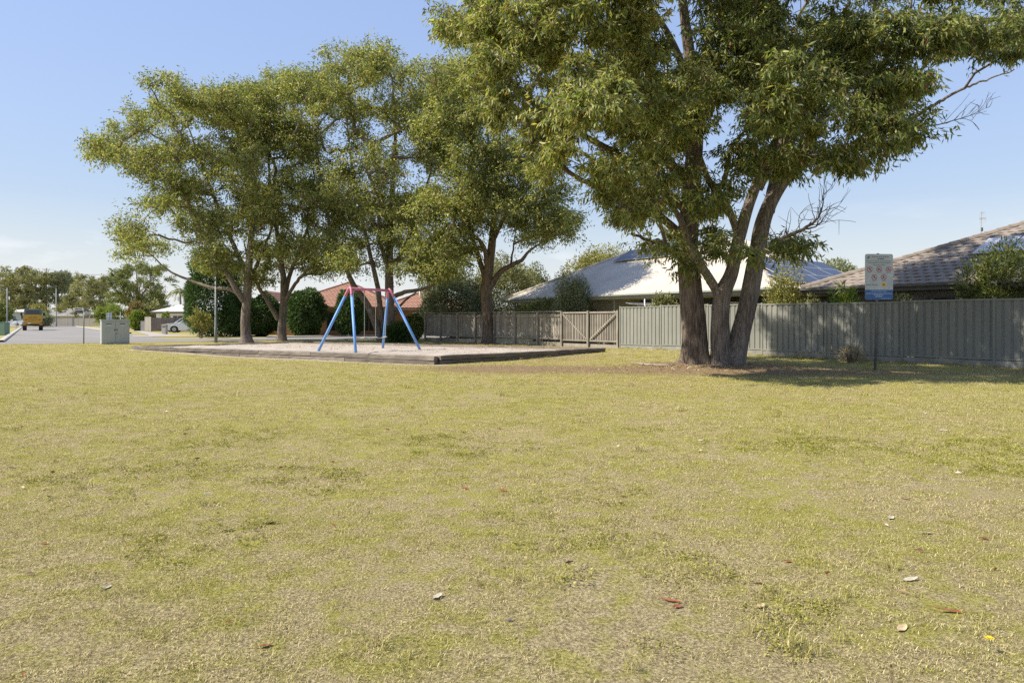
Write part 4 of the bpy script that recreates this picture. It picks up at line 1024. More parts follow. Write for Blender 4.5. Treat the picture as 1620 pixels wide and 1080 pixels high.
PAL = {'gum': [(0.219, 0.240, 0.063), (0.154, 0.187, 0.052), (0.292, 0.293, 0.092), (0.112, 0.149, 0.043), (0.388, 0.365, 0.163)],  # last, cream tone paints leaf highlights into the foliage colour
       'gumdark': [(0.155, 0.185, 0.052), (0.107, 0.140, 0.040), (0.219, 0.235, 0.068), (0.289, 0.285, 0.095), (0.086, 0.115, 0.034)],
       'olive': [(0.24, 0.24, 0.10), (0.18, 0.195, 0.078), (0.31, 0.295, 0.135)],
       'hedge': [(0.062, 0.115, 0.034), (0.045, 0.088, 0.027), (0.095, 0.15, 0.042)],
       'bright': [(0.19, 0.26, 0.046), (0.135, 0.21, 0.038), (0.29, 0.30, 0.06)],
       'sage': [(0.20, 0.225, 0.13), (0.155, 0.18, 0.10), (0.26, 0.27, 0.16)],
       'rust': [(0.30, 0.19, 0.09), (0.22, 0.16, 0.07), (0.21, 0.2, 0.075)],
       'golden': [(0.34, 0.30, 0.09), (0.25, 0.235, 0.068), (0.19, 0.21, 0.052)],
       'straw': [(0.34, 0.27, 0.14), (0.27, 0.2, 0.1), (0.2, 0.16, 0.07)]}
def pick_cols(pal, n, rng, jit=0.18):
    p = np.array(PAL[pal]); c = p[rng.integers(0, len(p), n)]
    return np.clip(c*(1+rng.normal(0, jit, (n, 1)))*(1+rng.normal(0, 0.05, (n, 3))), 0.005, 0.7)

def sweep(chains, sides_fn, bark=0.0, seed=0):
    """rings swept along polylines -> vertices and quads"""
    V = []; Fq = []; off = 0
    for pts, rad in chains:
        n = sides_fn(rad.max())
        m = len(pts)
        tg = np.gradient(pts, axis=0); tg = unit(tg)
        a = np.array([1.0, 0.13, 0.0]); up = np.empty_like(pts); u = unit(np.cross(tg[0], a) if np.linalg.norm(np.cross(tg[0], a)) > 0.05 else np.cross(tg[0], [0, 1, 0]))
        for i in range(m):
            u = u-tg[i]*np.dot(u, tg[i]); l = np.linalg.norm(u)
            u = u/l if l > 1e-6 else unit(np.cross(tg[i], [0.3, 1, 0.2])); up[i] = u
        w = np.cross(tg, up); th = np.arange(n)*2*math.pi/n
        rr = rad[:, None]*np.ones((1, n))
        if bark > 0 and n >= 14:
            ln = np.concatenate([[0], np.cumsum(np.linalg.norm(np.diff(pts, axis=0), axis=1))])
            for i in range(m):
                for k in range(n):
                    q = mnoise.noise((math.cos(th[k])*rad[i]*13, math.sin(th[k])*rad[i]*13+seed, ln[i]*1.5))
                    q2 = mnoise.noise((math.cos(th[k])*1.3, math.sin(th[k])*1.3+seed, ln[i]*0.9))
                    rr[i, k] *= 1+bark*q/max(rad[i], 0.12)+0.035*q2
                    if pts[i, 2] < 0.7: rr[i, k] *= 1+0.30*math.exp(-max(pts[i, 2], 0)/0.17)*max(0, math.cos(th[k]*2.5+seed))**1.5+0.08*math.exp(-max(pts[i, 2], 0)/0.4)*math.cos(th[k]*5+seed*2)
        ring = pts[:, None, :]+rr[:, :, None]*(np.cos(th)[None, :, None]*up[:, None, :]+np.sin(th)[None, :, None]*w[:, None, :])
        V.append(ring.reshape(-1, 3))
        i0 = (np.arange(m-1)[:, None]*n+np.arange(n)[None, :]); i1 = (np.arange(m-1)[:, None]*n+(np.arange(n)[None, :]+1) % n)
        Fq.append((np.stack([i0, i1, i1+n, i0+n], -1).reshape(-1, 4))+off); off += m*n
    return np.concatenate(V), np.concatenate(Fq)
def smooth_line(pts, step):
    """Catmull-Rom through control points (k, c)"""
    P = np.array(pts, float); out = []
    Q = np.vstack([2*P[0]-P[1], P, 2*P[-1]-P[-2]])
    for i in range(1, len(Q)-2):
        n = max(2, int(np.linalg.norm(Q[i+1][:3]-Q[i][:3])/step))
        for k in range(n):
            t = k/n; a, b, c, d = Q[i-1], Q[i], Q[i+1], Q[i+2]
            out.append(0.5*(2*b+(c-a)*t+(2*a-5*b+4*c-d)*t*t+(-a+3*b-3*c+d)*t**3))
    out.append(P[-1]); return np.array(out)

def tree(name, label, base, limbs, blobs, D_, nclump, cr, sprays, lps, leaf, pal, seed, bark=M_BARK, near=False, group=None, bare=(), leafmat=None, cat='tree', droop=0.55, thin=0.011, dshift=0.0):
    """limbs: (depth offset at the end, [(px,py,radius)...]); blobs: (px,py,rx,ry[,depth offset]) in picture pixels at the tree's distance"""
    rng = np.random.default_rng(seed)
    X0, Y0 = base; z0 = float(gz(X0, Y0))
    root = thing(name, label, cat, (X0, Y0, z0), 0, group)
    o3 = np.array([X0, Y0, z0])
    nodes = []; par = []; rad = []; chains = []
    for dY, ctrl in limbs:
        dY0, dY1 = dY if isinstance(dY, tuple) else (0, dY)
        k = len(ctrl); cp = []
        for i, (px, py, r) in enumerate(ctrl):
            yy = Y0+dY0+(dY1-dY0)*i/(k-1); p = px3(px, py, yy); cp.append((p.x-X0, p.y-Y0, p.z-z0, r))
        ln = smooth_line(cp, 0.1 if near else 0.25)
        ln[:, 3] = np.maximum(ln[:, 3], 0.012)
        if ln[0, 2] < 0.35:      # trunk: flare and foot below ground
            fl = np.exp(-np.maximum(ln[:, 2], 0)/0.28); ln[:, 3] *= 1+(0.10 if near else 0.28)*fl
            ft = ln[0].copy(); ft[2] -= 0.4; ft[3] *= 1.15; ln = np.vstack([ft, ln])
        wob = rng.normal(0, 0.012, (len(ln), 3)); ln[:, :3] += wob*(ln[:, 3:4] < (0.07 if near else 0.2))
        chains.append((ln[:, :3], ln[:, 3]))
        for q in ln[::(3 if near else 1)]: nodes.append(q[:3]); rad.append(q[3])
    V, Fq = sweep(chains, lambda r: 30 if (near and r > 0.12) else (16 if r > 0.12 else 9), 0.014 if near else 0.01, seed)
    mo('trunk', quick_mesh('trunk', V, Fq.ravel(), 4, bark, None, True), root)
    # leaf clump centres
    bl = np.array([(b[0], b[1], b[2], b[3], (b[4] if len(b) > 4 else np.nan)) for b in blobs], float)
    wgt = bl[:, 2]*bl[:, 3]; wgt /= wgt.sum()
    cxm = (bl[:, 0].min()+bl[:, 0].max())/2; hwm = (bl[:, 0].max()-bl[:, 0].min())/2+30
    bi = rng.choice(len(bl), nclump, p=wgt)
    # one depth per blob copy, so every blob becomes a few separate leafy masses at different depths
    nd = 3
    fall = np.sqrt(np.maximum(0.12, 1-((bl[:, 0]-cxm)/hwm)**2))
    dsets = (np.linspace(-0.85, 0.85, nd)[None, :]+rng.uniform(-0.25, 0.25, (len(bl), nd)))*D_*fall[:, None]
    dep = dsets[bi, rng.integers(0, nd, nclump)]
    fixed = ~np.isnan(bl[bi, 4]); dep[fixed] = bl[bi, 4][fixed]; dep = dep+dshift
    q = rng.normal(size=(nclump, 3)); q = unit(q)*rng.uniform(0, 1, (nclump, 1))**0.4
    Yc = Y0+dep
    s_ = Yc/F
    C = np.stack([(bl[bi, 0]-CX)*s_+q[:, 0]*bl[bi, 2]*s_, Yc+q[:, 1]*bl[bi, 2]*s_*0.8, CAMH+(HY-bl[bi, 1])*s_+q[:, 2]*bl[bi, 3]*s_], 1)-o3
    # grow twigs from the limbs to every clump, nearest first
    nodes = np.array(nodes); rad = list(rad)
    dist = np.array([np.linalg.norm(nodes-c, axis=1).min() for c in C])
    order = np.argsort(dist)
    NN = np.zeros((len(nodes)+nclump*8, 3)); NN[:len(nodes)] = nodes; cnt = len(nodes)
    weight = np.zeros(len(NN)); parent = -np.ones(len(NN), int); tw = []
    for ci in order:
        c = C[ci]
        v = c-NN[:cnt]; dd = np.linalg.norm(v, axis=1)
        cost = dd+np.maximum(0, -v[:, 2])*1.3+np.where(NN[:cnt, 2] < 1.2, 5, 0)+np.linalg.norm(NN[:cnt]*[1, 1, 0.5], axis=1)*0.12
        j = int(np.argmin(cost)); p = NN[j].copy(); L_ = dd[j]
        k = int(np.clip(L_/0.45, 2, 7))
        out = unit((c-p)*[1, 1, 0.35]+1e-6); mid = (p+c)/2+np.array([0, 0, 0.10*L_])+rng.normal(0, 0.07*L_, 3)
        pts = [p]; last = j
        for i in range(1, k+1):
            t = i/k; w = (1-t)**2*p+2*t*(1-t)*mid+t*t*c+(rng.normal(0, 0.03*L_, 3) if i < k else 0)
            NN[cnt] = w; parent[cnt] = last; last = cnt; cnt += 1; pts.append(w)
        tw.append((j, last))
        a = last
        while a >= 0: weight[a] += 1; a = parent[a]
    # radii from how many clumps a twig carries
    r_all = thin*np.maximum(weight, 1)**0.45
    brs = []
    done = np.zeros(cnt, bool)
    for j, last in reversed(tw):
        seq = [last]; a = last
        while parent[a] >= 0 and a != j:
            a = parent[a]; seq.append(a)
            if a == j: break
        seq = seq[::-1]
        pts = NN[seq]; rr = r_all[seq].copy(); rr[0] = min(rr[0], rr[1]*1.15); rr[-1] = thin*0.5
        brs.append((pts, rr))
    for b in bare: # dead branches with fine twigs
        dY, ctrl = b; cp = []
        for i, (px, py, r) in enumerate(ctrl):
            p = px3(px, py, Y0+dY*i/(len(ctrl)-1)); cp.append((p.x-X0, p.y-Y0, p.z-z0, r))
        ln = smooth_line(cp, 0.12); ln[:, :3] += rng.normal(0, 0.012, (len(ln), 3)); db = [(ln[:, :3], ln[:, 3])]
        for i in range(3, len(ln), 2):
            for s in range(3):
                d = unit(unit(ln[min(i+1, len(ln)-1), :3]-ln[i-1, :3])+rng.normal(0, 0.75, 3)+[0, 0, 0.45]); l_ = rng.uniform(0.35, 1.0)
                pp = [ln[i, :3]]
                for m in range(6): d = unit(d+rng.normal(0, 0.25, 3)+[0.03, 0, 0.05]); pp.append(pp[-1]+d*l_/6)
                pp = np.array(pp); db.append((pp, np.linspace(max(0.008, min(0.013, ln[i, 3]*0.6)), 0.0045, 7)))
                if rng.random() < 0.6:
                    d2 = unit(d+rng.normal(0, 0.7, 3)); q2 = np.array([pp[3]+d2*l_*0.5*t for t in np.linspace(0, 1, 4)]); db.append((q2, np.linspace(0.008, 0.004, 4)))
        V, Fq = sweep(db, lambda r: 7 if r > 0.02 else 4); mo('dead_branch', quick_mesh('dead_branch', V, Fq.ravel(), 4, M_TWIG, None, True), root)
    # sprays of leaves
    ns = nclump*sprays; cid = np.repeat(np.arange(nclump), sprays)
    out = unit(C-np.array([0, 0, C[:, 2].mean()*0.8]))[cid]
    sd = unit(rng.normal(size=(ns, 3))*[1, 1, 0.7]+out*0.5+[0, 0, 0.1])
    rc = cr*rng.uniform(0.65, 1.3, nclump)[cid][:, None]
    st = C[cid]+rng.normal(size=(ns, 3))*rc*0.12; en = st+sd*rc*rng.uniform(0.5, 1.1, (ns, 1))*[1, 1, 0.75]
    if near:
        mid = (st+en)/2+[0, 0, 0.04]
        for i in range(ns): brs.append((np.stack([st[i], mid[i], en[i]]), np.array([0.006, 0.004, 0.002])))
    V, Fq = sweep(brs, lambda r: 8 if r > 0.05 else (5 if r > 0.012 else 3))
    struct(mo('branches', quick_mesh('branches', V, Fq.ravel(), 4, bark, None, True), root), 'stuff')
    nl = ns*lps; sid = np.repeat(np.arange(ns), lps)
    t = rng.uniform(0.15, 1.08, (nl, 1)); p = st[sid]*(1-t)+en[sid]*t+rng.normal(size=(nl, 3))*cr*(0.075 if near else 0.10)
    p[:, 2] += 0.04*np.sin(t[:, 0]*3)
    ld = rng.normal(size=(nl, 3))*0.8+sd[sid]*0.6+np.array([0, 0, -droop*1.3])
    LL = leaf[0]*rng.uniform(0.65, 1.25, nl); WW_ = leaf[1]*rng.uniform(0.7, 1.2, nl)
    cl = pick_cols(pal, nl, rng); ct = rng.normal(1, 0.13, nclump)[cid][sid][:, None]; cl = np.clip(cl*ct, 0.01, 0.6)
    sel = rng.random(nl) < 0.012; cl[sel] = np.array([0.26, 0.10, 0.035])*rng.uniform(0.6, 1.2, (sel.sum(), 1))
    mo('crown', leaf_mesh('crown', p, ld, LL, WW_, cl, rng, leafmat or M_LEAF), root)
    return root

# big trees in front of the steel fence
YB = 19.4
tree('gum_tree', 'thick straight trunked tree in front of the steel fence, left of the forked one', ((1101-CX)/F*YB, YB),
     [(0.0, [(1100, 578, .39), (1098, 520, .355), (1092, 450, .325), (1088, 390, .30), (1094, 300, .27), (1100, 200, .22), (1092, 100, .17), (1080, 0, .12), (1072, -90, .05)]),
      (-1.5, [(1090, 385, .15), (1040, 340, .11), (975, 310, .085), (905, 275, .06), (840, 225, .03)]),
      (1.2, [(1095, 300, .17), (1030, 225, .13), (960, 150, .10), (890, 85, .06), (840, 40, .03)]),
      (-2.2, [(1093, 340, .13), (1000, 260, .1), (900, 200, .07), (800, 130, .05), (735, 55, .02)]),
      (2.0, [(1100, 215, .14), (1010, 90, .11), (950, -10, .08), (900, -90, .04)]),
      (-2.5, [(1096, 150, .13), (1060, 60, .09), (1000, -30, .06), (960, -110, .03)]),
      (-1.8, [(1090, 410, .08), (1050, 390, .06), (1000, 370, .035)])],
     [(728, 60, 34, 32), (775, 125, 44, 42), (795, 60, 42, 36), (850, 70, 70, 60), (838, 185, 52, 42), (868, 252, 50, 34), (930, 150, 75, 70), (968, 275, 55, 40), (1005, 318, 50, 34), (1048, 380, 36, 22), (1020, 110, 80, 80), (950, 20, 100, 45), (1075, 190, 50, 80), (1060, 280, 50, 50), (900, -60, 110, 50), (1040, -80, 110, 60), (800, -10, 60, 40), (1010, 210, 60, 50), (880, 210, 46, 30)],
     4.2, 390, 0.62, 15, 24, (0.165, 0.042), 'gum', 3, M_BARK, True, 'row of park trees', dshift=-1.6, droop=0.85)
tree('gum_tree', 'forked tree with two spreading trunks and a dead branch, in front of the steel fence', ((1152-CX)/F*19.1, 19.1),
     [((0, -0.2), [(1141, 577, .30), (1139, 530, .265), (1140, 490, .245), (1144, 462, .235), (1158, 430, .19), (1168, 380, .175), (1186, 320, .155), (1210, 260, .12), (1238, 190, .09), (1252, 110, .06), (1262, 30, .03)]),
      ((0, -0.6), [(1141, 472, .14), (1122, 440, .125), (1100, 405, .11), (1075, 345, .085), (1045, 300, .05), (1020, 270, .02)]),
      ((0.05, 0.5), [(1160, 577, .31), (1168, 540, .275), (1181, 490, .255), (1190, 445, .25), (1198, 400, .235), (1209, 345, .215), (1235, 292, .19), (1272, 258, .15), (1308, 250, .12), (1338, 236, .1), (1385, 214, .08), (1450, 182, .055), (1525, 140, .035), (1605, 112, .015)]),
      ((0.2, 1.8), [(1216, 335, .17), (1228, 280, .15), (1262, 200, .12), (1300, 120, .09), (1332, 45, .06), (1350, -30, .03)]),
      ((0.0, -1.6), [(1168, 372, .11), (1150, 325, .095), (1125, 292, .085), (1108, 250, .07), (1090, 190, .05), (1085, 120, .02)]),
      ((0.0, -2.2), [(1200, 300, .12), (1240, 220, .1), (1310, 140, .075), (1400, 70, .05), (1480, 20, .02)]),
      ((0.2, 2.6), [(1230, 300, .12), (1290, 200, .09), (1380, 110, .06), (1500, 60, .03)])],
     [(1170, 70, 80, 75), (1245, 150, 85, 65), (1200, 235, 65, 45), (1325, 80, 85, 65), (1340, 185, 78, 48), (1415, 140, 58, 48), (1402, 225, 48, 26), (1300, 245, 55, 26), (1460, 62, 58, 45), (1545, 52, 48, 30), (1600, 42, 30, 26), (1588, 84, 22, 12), (1448, 200, 26, 16), (1138, 312, 40, 34), (1180, -50, 140, 50), (1380, -50, 120, 45), (1530, -30, 90, 35), (1120, 150, 45, 60), (1262, 352, 20, 14), (1243, 385, 18, 14), (1180, 390, 18, 20), (1128, 388, 18, 20), (1096, 415, 14, 12), (1360, 262, 30, 10)],
     4.0, 380, 0.62, 15, 24, (0.17, 0.042), 'gumdark', 5, M_BARKG, True, 'row of park trees', dshift=-1.6, droop=0.85,
     bare=[(-0.3, [(1212, 400, .075), (1240, 376, .06), (1272, 362, .045), (1294, 344, .03), (1301, 322, .015), (1304, 300, .006)]), (0.3, [(1272, 362, .03), (1290, 358, .02), (1308, 340, .008)]), (0.0, [(1470, 200, .02), (1520, 188, .012), (1560, 172, .004)])])
# row of trees behind the sandpit
def rowtree(label, bx, by, Y0, limbs, blobs, D_, n, seed, pal='gum', bark=M_BARKG, dshift=0.0):
    return tree('gum_tree', label, ((bx-CX)/F*Y0, Y0), limbs, blobs, D_, int(n*1.6), 1.0, 13, 16, (0.185, 0.066), pal, seed, bark, False, 'row of park trees', thin=0.024, dshift=dshift)
rowtree('leftmost park tree with a long low limb, beside the lamp post', 391, 542, 39.0,
        [(0, [(391, 543, .31), (388, 510, .27), (391, 470, .25), (393, 430, .22), (397, 380, .18), (400, 320, .14), (395, 250, .1), (380, 180, .05)]),
         (-1.5, [(389, 480, .2), (372, 455, .17), (350, 415, .14), (320, 365, .11), (285, 305, .08), (245, 260, .05), (190, 240, .02)]),
         (1.0, [(387, 472, .14), (365, 458, .12), (335, 455, .1), (305, 445, .08), (270, 430, .055), (235, 400, .03)]),
         (2.0, [(392, 440, .16), (375, 400, .13), (350, 340, .1), (320, 260, .07), (290, 180, .03)]),
         (2.5, [(392, 450, .13), (410, 410, .1), (430, 360, .07), (445, 300, .04)])],
        [(168, 238, 28, 22), (205, 210, 32, 18), (275, 152, 48, 22), (234, 188, 32, 18), (308, 185, 46, 28), (230, 255, 40, 24), (209, 362, 28, 20), (293, 305, 42, 26), (330, 350, 45, 32), (375, 255, 50, 48), (345, 410, 45, 22), (300, 245, 45, 32), (255, 320, 35, 22), (245, 395, 26, 10), (350, 170, 48, 30), (395, 330, 45, 45), (210, 395, 22, 14), (265, 285, 30, 20), (390, 180, 42, 40), (325, 395, 34, 16)], 4.5, 290, 21)
rowtree('second park tree, its trunk splitting low, just right of the leftmost tree', 445, 539, 42.5,
        [(0, [(445, 540, .29), (447, 505, .25), (449, 470, .22), (447, 430, .18), (440, 380, .14), (430, 320, .1), (425, 240, .06), (430, 180, .03)]),
         (-1.5, [(440, 505, .16), (425, 478, .13), (410, 455, .11), (395, 420, .07), (385, 380, .03)]),
         (1.5, [(450, 470, .16), (460, 430, .13), (480, 380, .1), (500, 320, .06), (510, 270, .03)]),
         (-2.5, [(450, 478, .13), (470, 445, .1), (500, 415, .07), (530, 390, .03)])],
        [(420, 165, 46, 28), (455, 225, 50, 38), (425, 330, 42, 40), (470, 395, 50, 32), (520, 330, 46, 36), (500, 425, 30, 12), (432, 405, 38, 24), (480, 290, 50, 36), (400, 225, 35, 35), (480, 155, 36, 28), (410, 445, 24, 14), (450, 140, 42, 26), (400, 168, 40, 24)], 4.5, 220, 22)
rowtree('tallest park tree with several leaning stems, behind the swings', 608, 540, 41.0,
        [(0, [(615, 541, .33), (617, 500, .29), (616, 460, .27), (616, 410, .24), (618, 350, .2), (622, 280, .15), (625, 200, .1), (620, 120, .04)]),
         (-1.0, [(604, 540, .25), (592, 505, .22), (577, 475, .19), (562, 455, .17), (545, 420, .14), (525, 370, .1), (510, 300, .07), (500, 220, .03)]),
         (0.8, [(608, 530, .2), (602, 490, .17), (597, 450, .15), (585, 400, .13), (570, 330, .1), (555, 250, .07), (545, 150, .03)]),
         (-2.0, [(620, 470, .15), (640, 462, .13), (665, 458, .1), (690, 448, .07), (712, 430, .03)]),
         (2.2, [(617, 430, .17), (640, 390, .13), (665, 330, .1), (685, 250, .06), (690, 180, .03)]),
         (-2.8, [(612, 420, .14), (600, 370, .11), (600, 300, .08), (590, 230, .04)]),
         (1.0, [(622, 500, .1), (632, 485, .08), (650, 468, .05), (668, 455, .02)])],
        [(540, 112, 58, 28), (620, 112, 58, 28), (498, 150, 48, 28), (560, 180, 66, 38), (660, 185, 58, 42), (480, 220, 46, 36), (590, 262, 66, 36), (695, 250, 40, 46), (600, 335, 66, 40), (540, 392, 48, 34), (650, 395, 56, 36), (700, 405, 44, 36), (645, 330, 48, 36), (560, 415, 36, 12), (690, 150, 40, 30), (675, 425, 36, 12), (530, 300, 50, 40), (590, 105, 40, 28), (715, 160, 40, 34), (735, 120, 30, 26)], 5.5, 400, 23)
rowtree('dark trunked park tree standing against the timber fence', 773, 541, 38.0,
        [(0, [(774, 543, .38), (772, 505, .335), (769, 460, .31), (773, 425, .27), (779, 380, .22), (782, 320, .17), (775, 250, .1), (770, 190, .04)]),
         (-0.8, [(775, 455, .19), (790, 432, .16), (808, 420, .13), (825, 412, .11), (835, 400, .08), (850, 388, .05), (872, 375, .02)]),
         (1.5, [(768, 440, .17), (755, 400, .14), (740, 350, .11), (725, 290, .07), (715, 230, .03)]),
         (-2.0, [(772, 430, .15), (765, 390, .12), (745, 370, .09), (715, 360, .05), (695, 350, .02)]),
         (2.0, [(780, 380, .14), (800, 340, .11), (825, 300, .07), (845, 260, .03)]),
         (0.3, [(808, 420, .06), (812, 395, .05), (815, 370, .03), (822, 345, .015)])],
        [(720, 205, 46, 36), (742, 262, 46, 40), (800, 330, 56, 34), (850, 362, 50, 20), (720, 382, 40, 32), (878, 350, 34, 20), (695, 322, 42, 34), (830, 272, 46, 34), (890, 335, 22, 16), (700, 425, 30, 14), (770, 300, 45, 40), (760, 180, 40, 30), (735, 330, 40, 34), (790, 250, 44, 30), (868, 315, 34, 24), (900, 365, 14, 10), (702, 132, 36, 30), (688, 205, 34, 34)], 2.2, 262, 24, 'gum', M_BARK, -2.4)

def far_tree(label, bx, Y0, blobs, n, seed, pal, trunkpts, D_=5.0, cr=None, leaf=None, group='far trees along the streets'):
    k = Y0/F
    return tree('tree', label, ((bx-CX)/F*Y0, Y0), trunkpts, blobs, D_, int(n*1.6), cr or 9*k, 10, 15, leaf or (2.6*k, 1.1*k), pal, seed, M_BARKG, False, group, leafmat=M_LEAFD, thin=0.1*k, droop=0.2)
def simple_limbs(bx, top, spread, Y0, r, tops):
    base_y = HY+CAMH*F/Y0; k = Y0/F
    fork = base_y-(base_y-top)*0.35
    out = [(0, [(bx, base_y, r), (bx+1, (base_y+fork)/2, r*0.85), (bx, fork, r*0.7), (bx+2, (fork+top)/2, r*0.4), (bx, top, r*0.12)])]
    for i, (tx, ty) in enumerate(tops): out.append((((-1)**i)*2.0, [(bx, fork+2, r*0.45), ((bx*0.6+tx*0.4), fork-(fork-ty)*0.45, r*0.3), (tx, ty, r*0.08)]))
    return out
far_tree('pale gum tree at the left picture edge behind the parked utility', 14, 190, [(5, 440, 22, 16), (35, 440, 20, 12), (20, 455, 26, 10), (8, 470, 20, 12), (42, 428, 12, 6), (30, 478, 24, 12)], 70, 41, 'olive', simple_limbs(16, 430, 20, 190, .45, [(0, 440), (38, 432)]))
far_tree('pale gum tree rising behind the yellow truck', 58, 195, [(48, 432, 14, 8), (68, 440, 16, 10), (52, 450, 20, 8), (45, 465, 24, 14), (62, 470, 18, 14), (30, 484, 22, 10), (55, 488, 22, 10)], 70, 42, 'olive', simple_limbs(55, 428, 20, 195, .45, [(40, 440), (70, 438)]))
far_tree('layered gum tree above the grey roofed house', 92, 200, [(95, 436, 16, 6), (80, 445, 18, 7), (102, 448, 18, 7), (112, 444, 10, 4), (78, 458, 18, 7), (100, 460, 14, 6), (90, 474, 20, 8)], 60, 43, 'sage', simple_limbs(90, 432, 20, 200, .45, [(75, 445), (108, 446)]))
far_tree('broad yellow-green tree behind the beige fence', 140, 165, [(130, 444, 14, 10), (125, 462, 18, 14), (148, 455, 18, 16), (165, 448, 14, 12), (140, 480, 26, 14), (165, 476, 20, 16), (112, 478, 14, 14), (155, 492, 20, 8), (120, 492, 14, 8)], 100, 44, 'olive', [(0, [(141, 516, .5), (144, 503, .45), (148, 492, .4), (145, 475, .25), (135, 450, .1)]), (2, [(146, 495, .3), (158, 475, .2), (165, 455, .06)])])
far_tree('dark spreading tree to the left of the dark conifer', 215, 120, [(195, 432, 18, 12), (222, 425, 22, 10), (248, 430, 18, 10), (185, 448, 14, 12), (212, 450, 24, 16), (240, 455, 18, 14), (200, 470, 22, 14), (232, 478, 18, 14), (252, 470, 14, 12), (258, 488, 12, 8), (180, 470, 10, 10), (268, 445, 10, 8)], 130, 45, 'gumdark', simple_limbs(215, 420, 20, 120, .4, [(190, 432), (250, 430), (225, 440)]))
far_tree('small green tree beside the road sign back', 178, 112, [(163, 496, 12, 9), (180, 490, 12, 10), (168, 506, 12, 7), (190, 498, 8, 8)], 40, 46, 'bright', simple_limbs(175, 485, 10, 112, .15, [(165, 492), (185, 488)]), 2.5)
far_tree('slim tree beside the yellow truck', 68, 140, [(70, 497, 8, 7), (66, 505, 9, 6), (74, 508, 6, 5)], 26, 47, 'sage', simple_limbs(69, 493, 8, 140, .12, [(64, 498), (74, 499)]), 1.5)
far_tree('low dark tree at the left picture edge beside the lamp post', -2, 128, [(-6, 490, 16, 12), (6, 494, 10, 10), (-8, 502, 16, 8), (8, 503, 8, 7)], 60, 48, 'gumdark', simple_limbs(-2, 480, 8, 128, .15, [(-8, 490), (8, 490)]), 2.0)
far_tree('low yellow-green tree above the beige fence between two houses', 112, 172, [(108, 490, 18, 8), (90, 500, 14, 5), (120, 500, 14, 6), (60, 490, 10, 8)], 45, 49, 'golden', simple_limbs(110, 485, 8, 172, .2, [(100, 490), (120, 492)]), 3.0)
# palm by the white roofed house
def palm(label, px, Y, ytop, seed):
    rng = np.random.default_rng(seed); h = (HY-ytop)/F*Y+CAMH; k = Y/F
    o = thing('palm_tree', label, 'palm tree', (fx(px, Y), Y, 0), 0, 'far trees along the streets')
    MB().tube([(0, 0, -0.3), (0.1, 0, h*0.5), (0, 0, h)], [0.22, 0.16, 0.14], 10).build('trunk', M_BARKG, o, True)
    cs, ds, Ls, Ws = [], [], [], []
    for i in range(16):
        a = rng.uniform(0, 2*math.pi); el_ = rng.uniform(-0.2, 1.1); L_ = 2.6
        p = np.array([0, 0, h]); d = np.array([math.cos(a)*math.cos(el_), math.sin(a)*math.cos(el_), math.sin(el_)])
        for s in range(16):
            p = p+d*L_/16; d = unit(d+np.array([0, 0, -0.09]))
            for sg_ in (-1, 1):
                sd = unit(np.cross(d, [0, 0, 1]))*sg_; cs.append(p.copy()); ds.append(sd+d*0.6+np.array([0, 0, -0.5])); Ls.append(0.75); Ws.append(0.09)
    n = len(cs); mo('crown', leaf_mesh('crown', np.array(cs), np.array(ds), np.array(Ls), np.array(Ws), pick_cols('gumdark', n, rng), rng, M_LEAFD), o)
palm('feathery palm left of the dark conifer', 285, 110, 462, 51)

def bush(name, label, pxc, Y, hw_px, ytop, n, leaf, pal, seed, depth=None, shape='round', ybot=None, cat='shrub', mat=None, lump=0.16, openness=0.0, group=None, stems=5):
    rng = np.random.default_rng(seed); k = Y/F
    X0 = (pxc-CX)*k; z0 = float(gz(X0, Y)); zt = CAMH+(HY-ytop)*k-z0; zb = 0.0 if ybot is None else CAMH+(HY-ybot)*k-z0
    w = hw_px*k; dp = depth or w
    o = thing(name, label, cat, (X0, Y, z0), 0, group)
    u = unit(rng.normal(size=(n, 3)))
    rr = rng.uniform(0.5+0.0*openness, 1.0, n)**(0.45 if not openness else 0.8)
    ln = np.zeros(n)
    ph = rng.uniform(0, 6, 12); fr = rng.uniform(2.0, 6.0, (12, 3))
    for i in range(12): ln += np.sin(u@fr[i]+ph[i]*3)
    ln = ln/12*2.2
    rr = rr*(1+lump*ln)
    P = u*rr[:, None]
    if shape == 'cone':
        s = (P[:, 2]+1)/2; f_ = np.clip(1.06-0.42*np.clip(s, 0, 1)**1.7, 0.2, 1.1); q = np.sqrt(np.maximum(1e-3, 1-np.clip(P[:, 2], -1, 1)**2)); e = np.clip(1/np.maximum(q, 0.45), 1, 1.9)
        P[:, 0] *= e*f_; P[:, 1] *= e*f_
    if shape == 'box':
        P = np.sign(P)*np.abs(P)**0.62
    P = P*np.array([w, dp, (zt-zb)/2])+np.array([0, 0, (zt+zb)/2])
    P[:, 2] = np.maximum(P[:, 2], 0.02)
    d = u*0.8+rng.normal(size=(n, 3))*0.7+np.array([0, 0, 0.25])
    mo('foliage', leaf_mesh('foliage', P, d, leaf[0]*rng.uniform(0.6, 1.3, n), leaf[1]*rng.uniform(0.7, 1.2, n), pick_cols(pal, n, rng), rng, mat or M_LEAFD), o)
    ch_ = []
    for i in range(stems):
        a = rng.uniform(0, 6.28); tip = np.array([math.cos(a)*w*0.55, math.sin(a)*dp*0.55, zb+(zt-zb)*rng.uniform(0.55, 0.85)]); b0 = np.array([math.cos(a)*0.06, math.sin(a)*0.06, -0.1])
        m_ = (b0+tip)/2+rng.normal(0, 0.06, 3)*w; t_ = np.linspace(0, 1, 6)[:, None]
        ch_.append(((1-t_)**2*b0+2*t_*(1-t_)*m_+t_*t_*tip, np.linspace(0.035, 0.008, 6)*max(1, w*0.5)))
    V, Fq = sweep(ch_, lambda r: 6); mo('stems', quick_mesh('stems', V, Fq.ravel(), 4, M_TWIG, None, True), o)
    return o
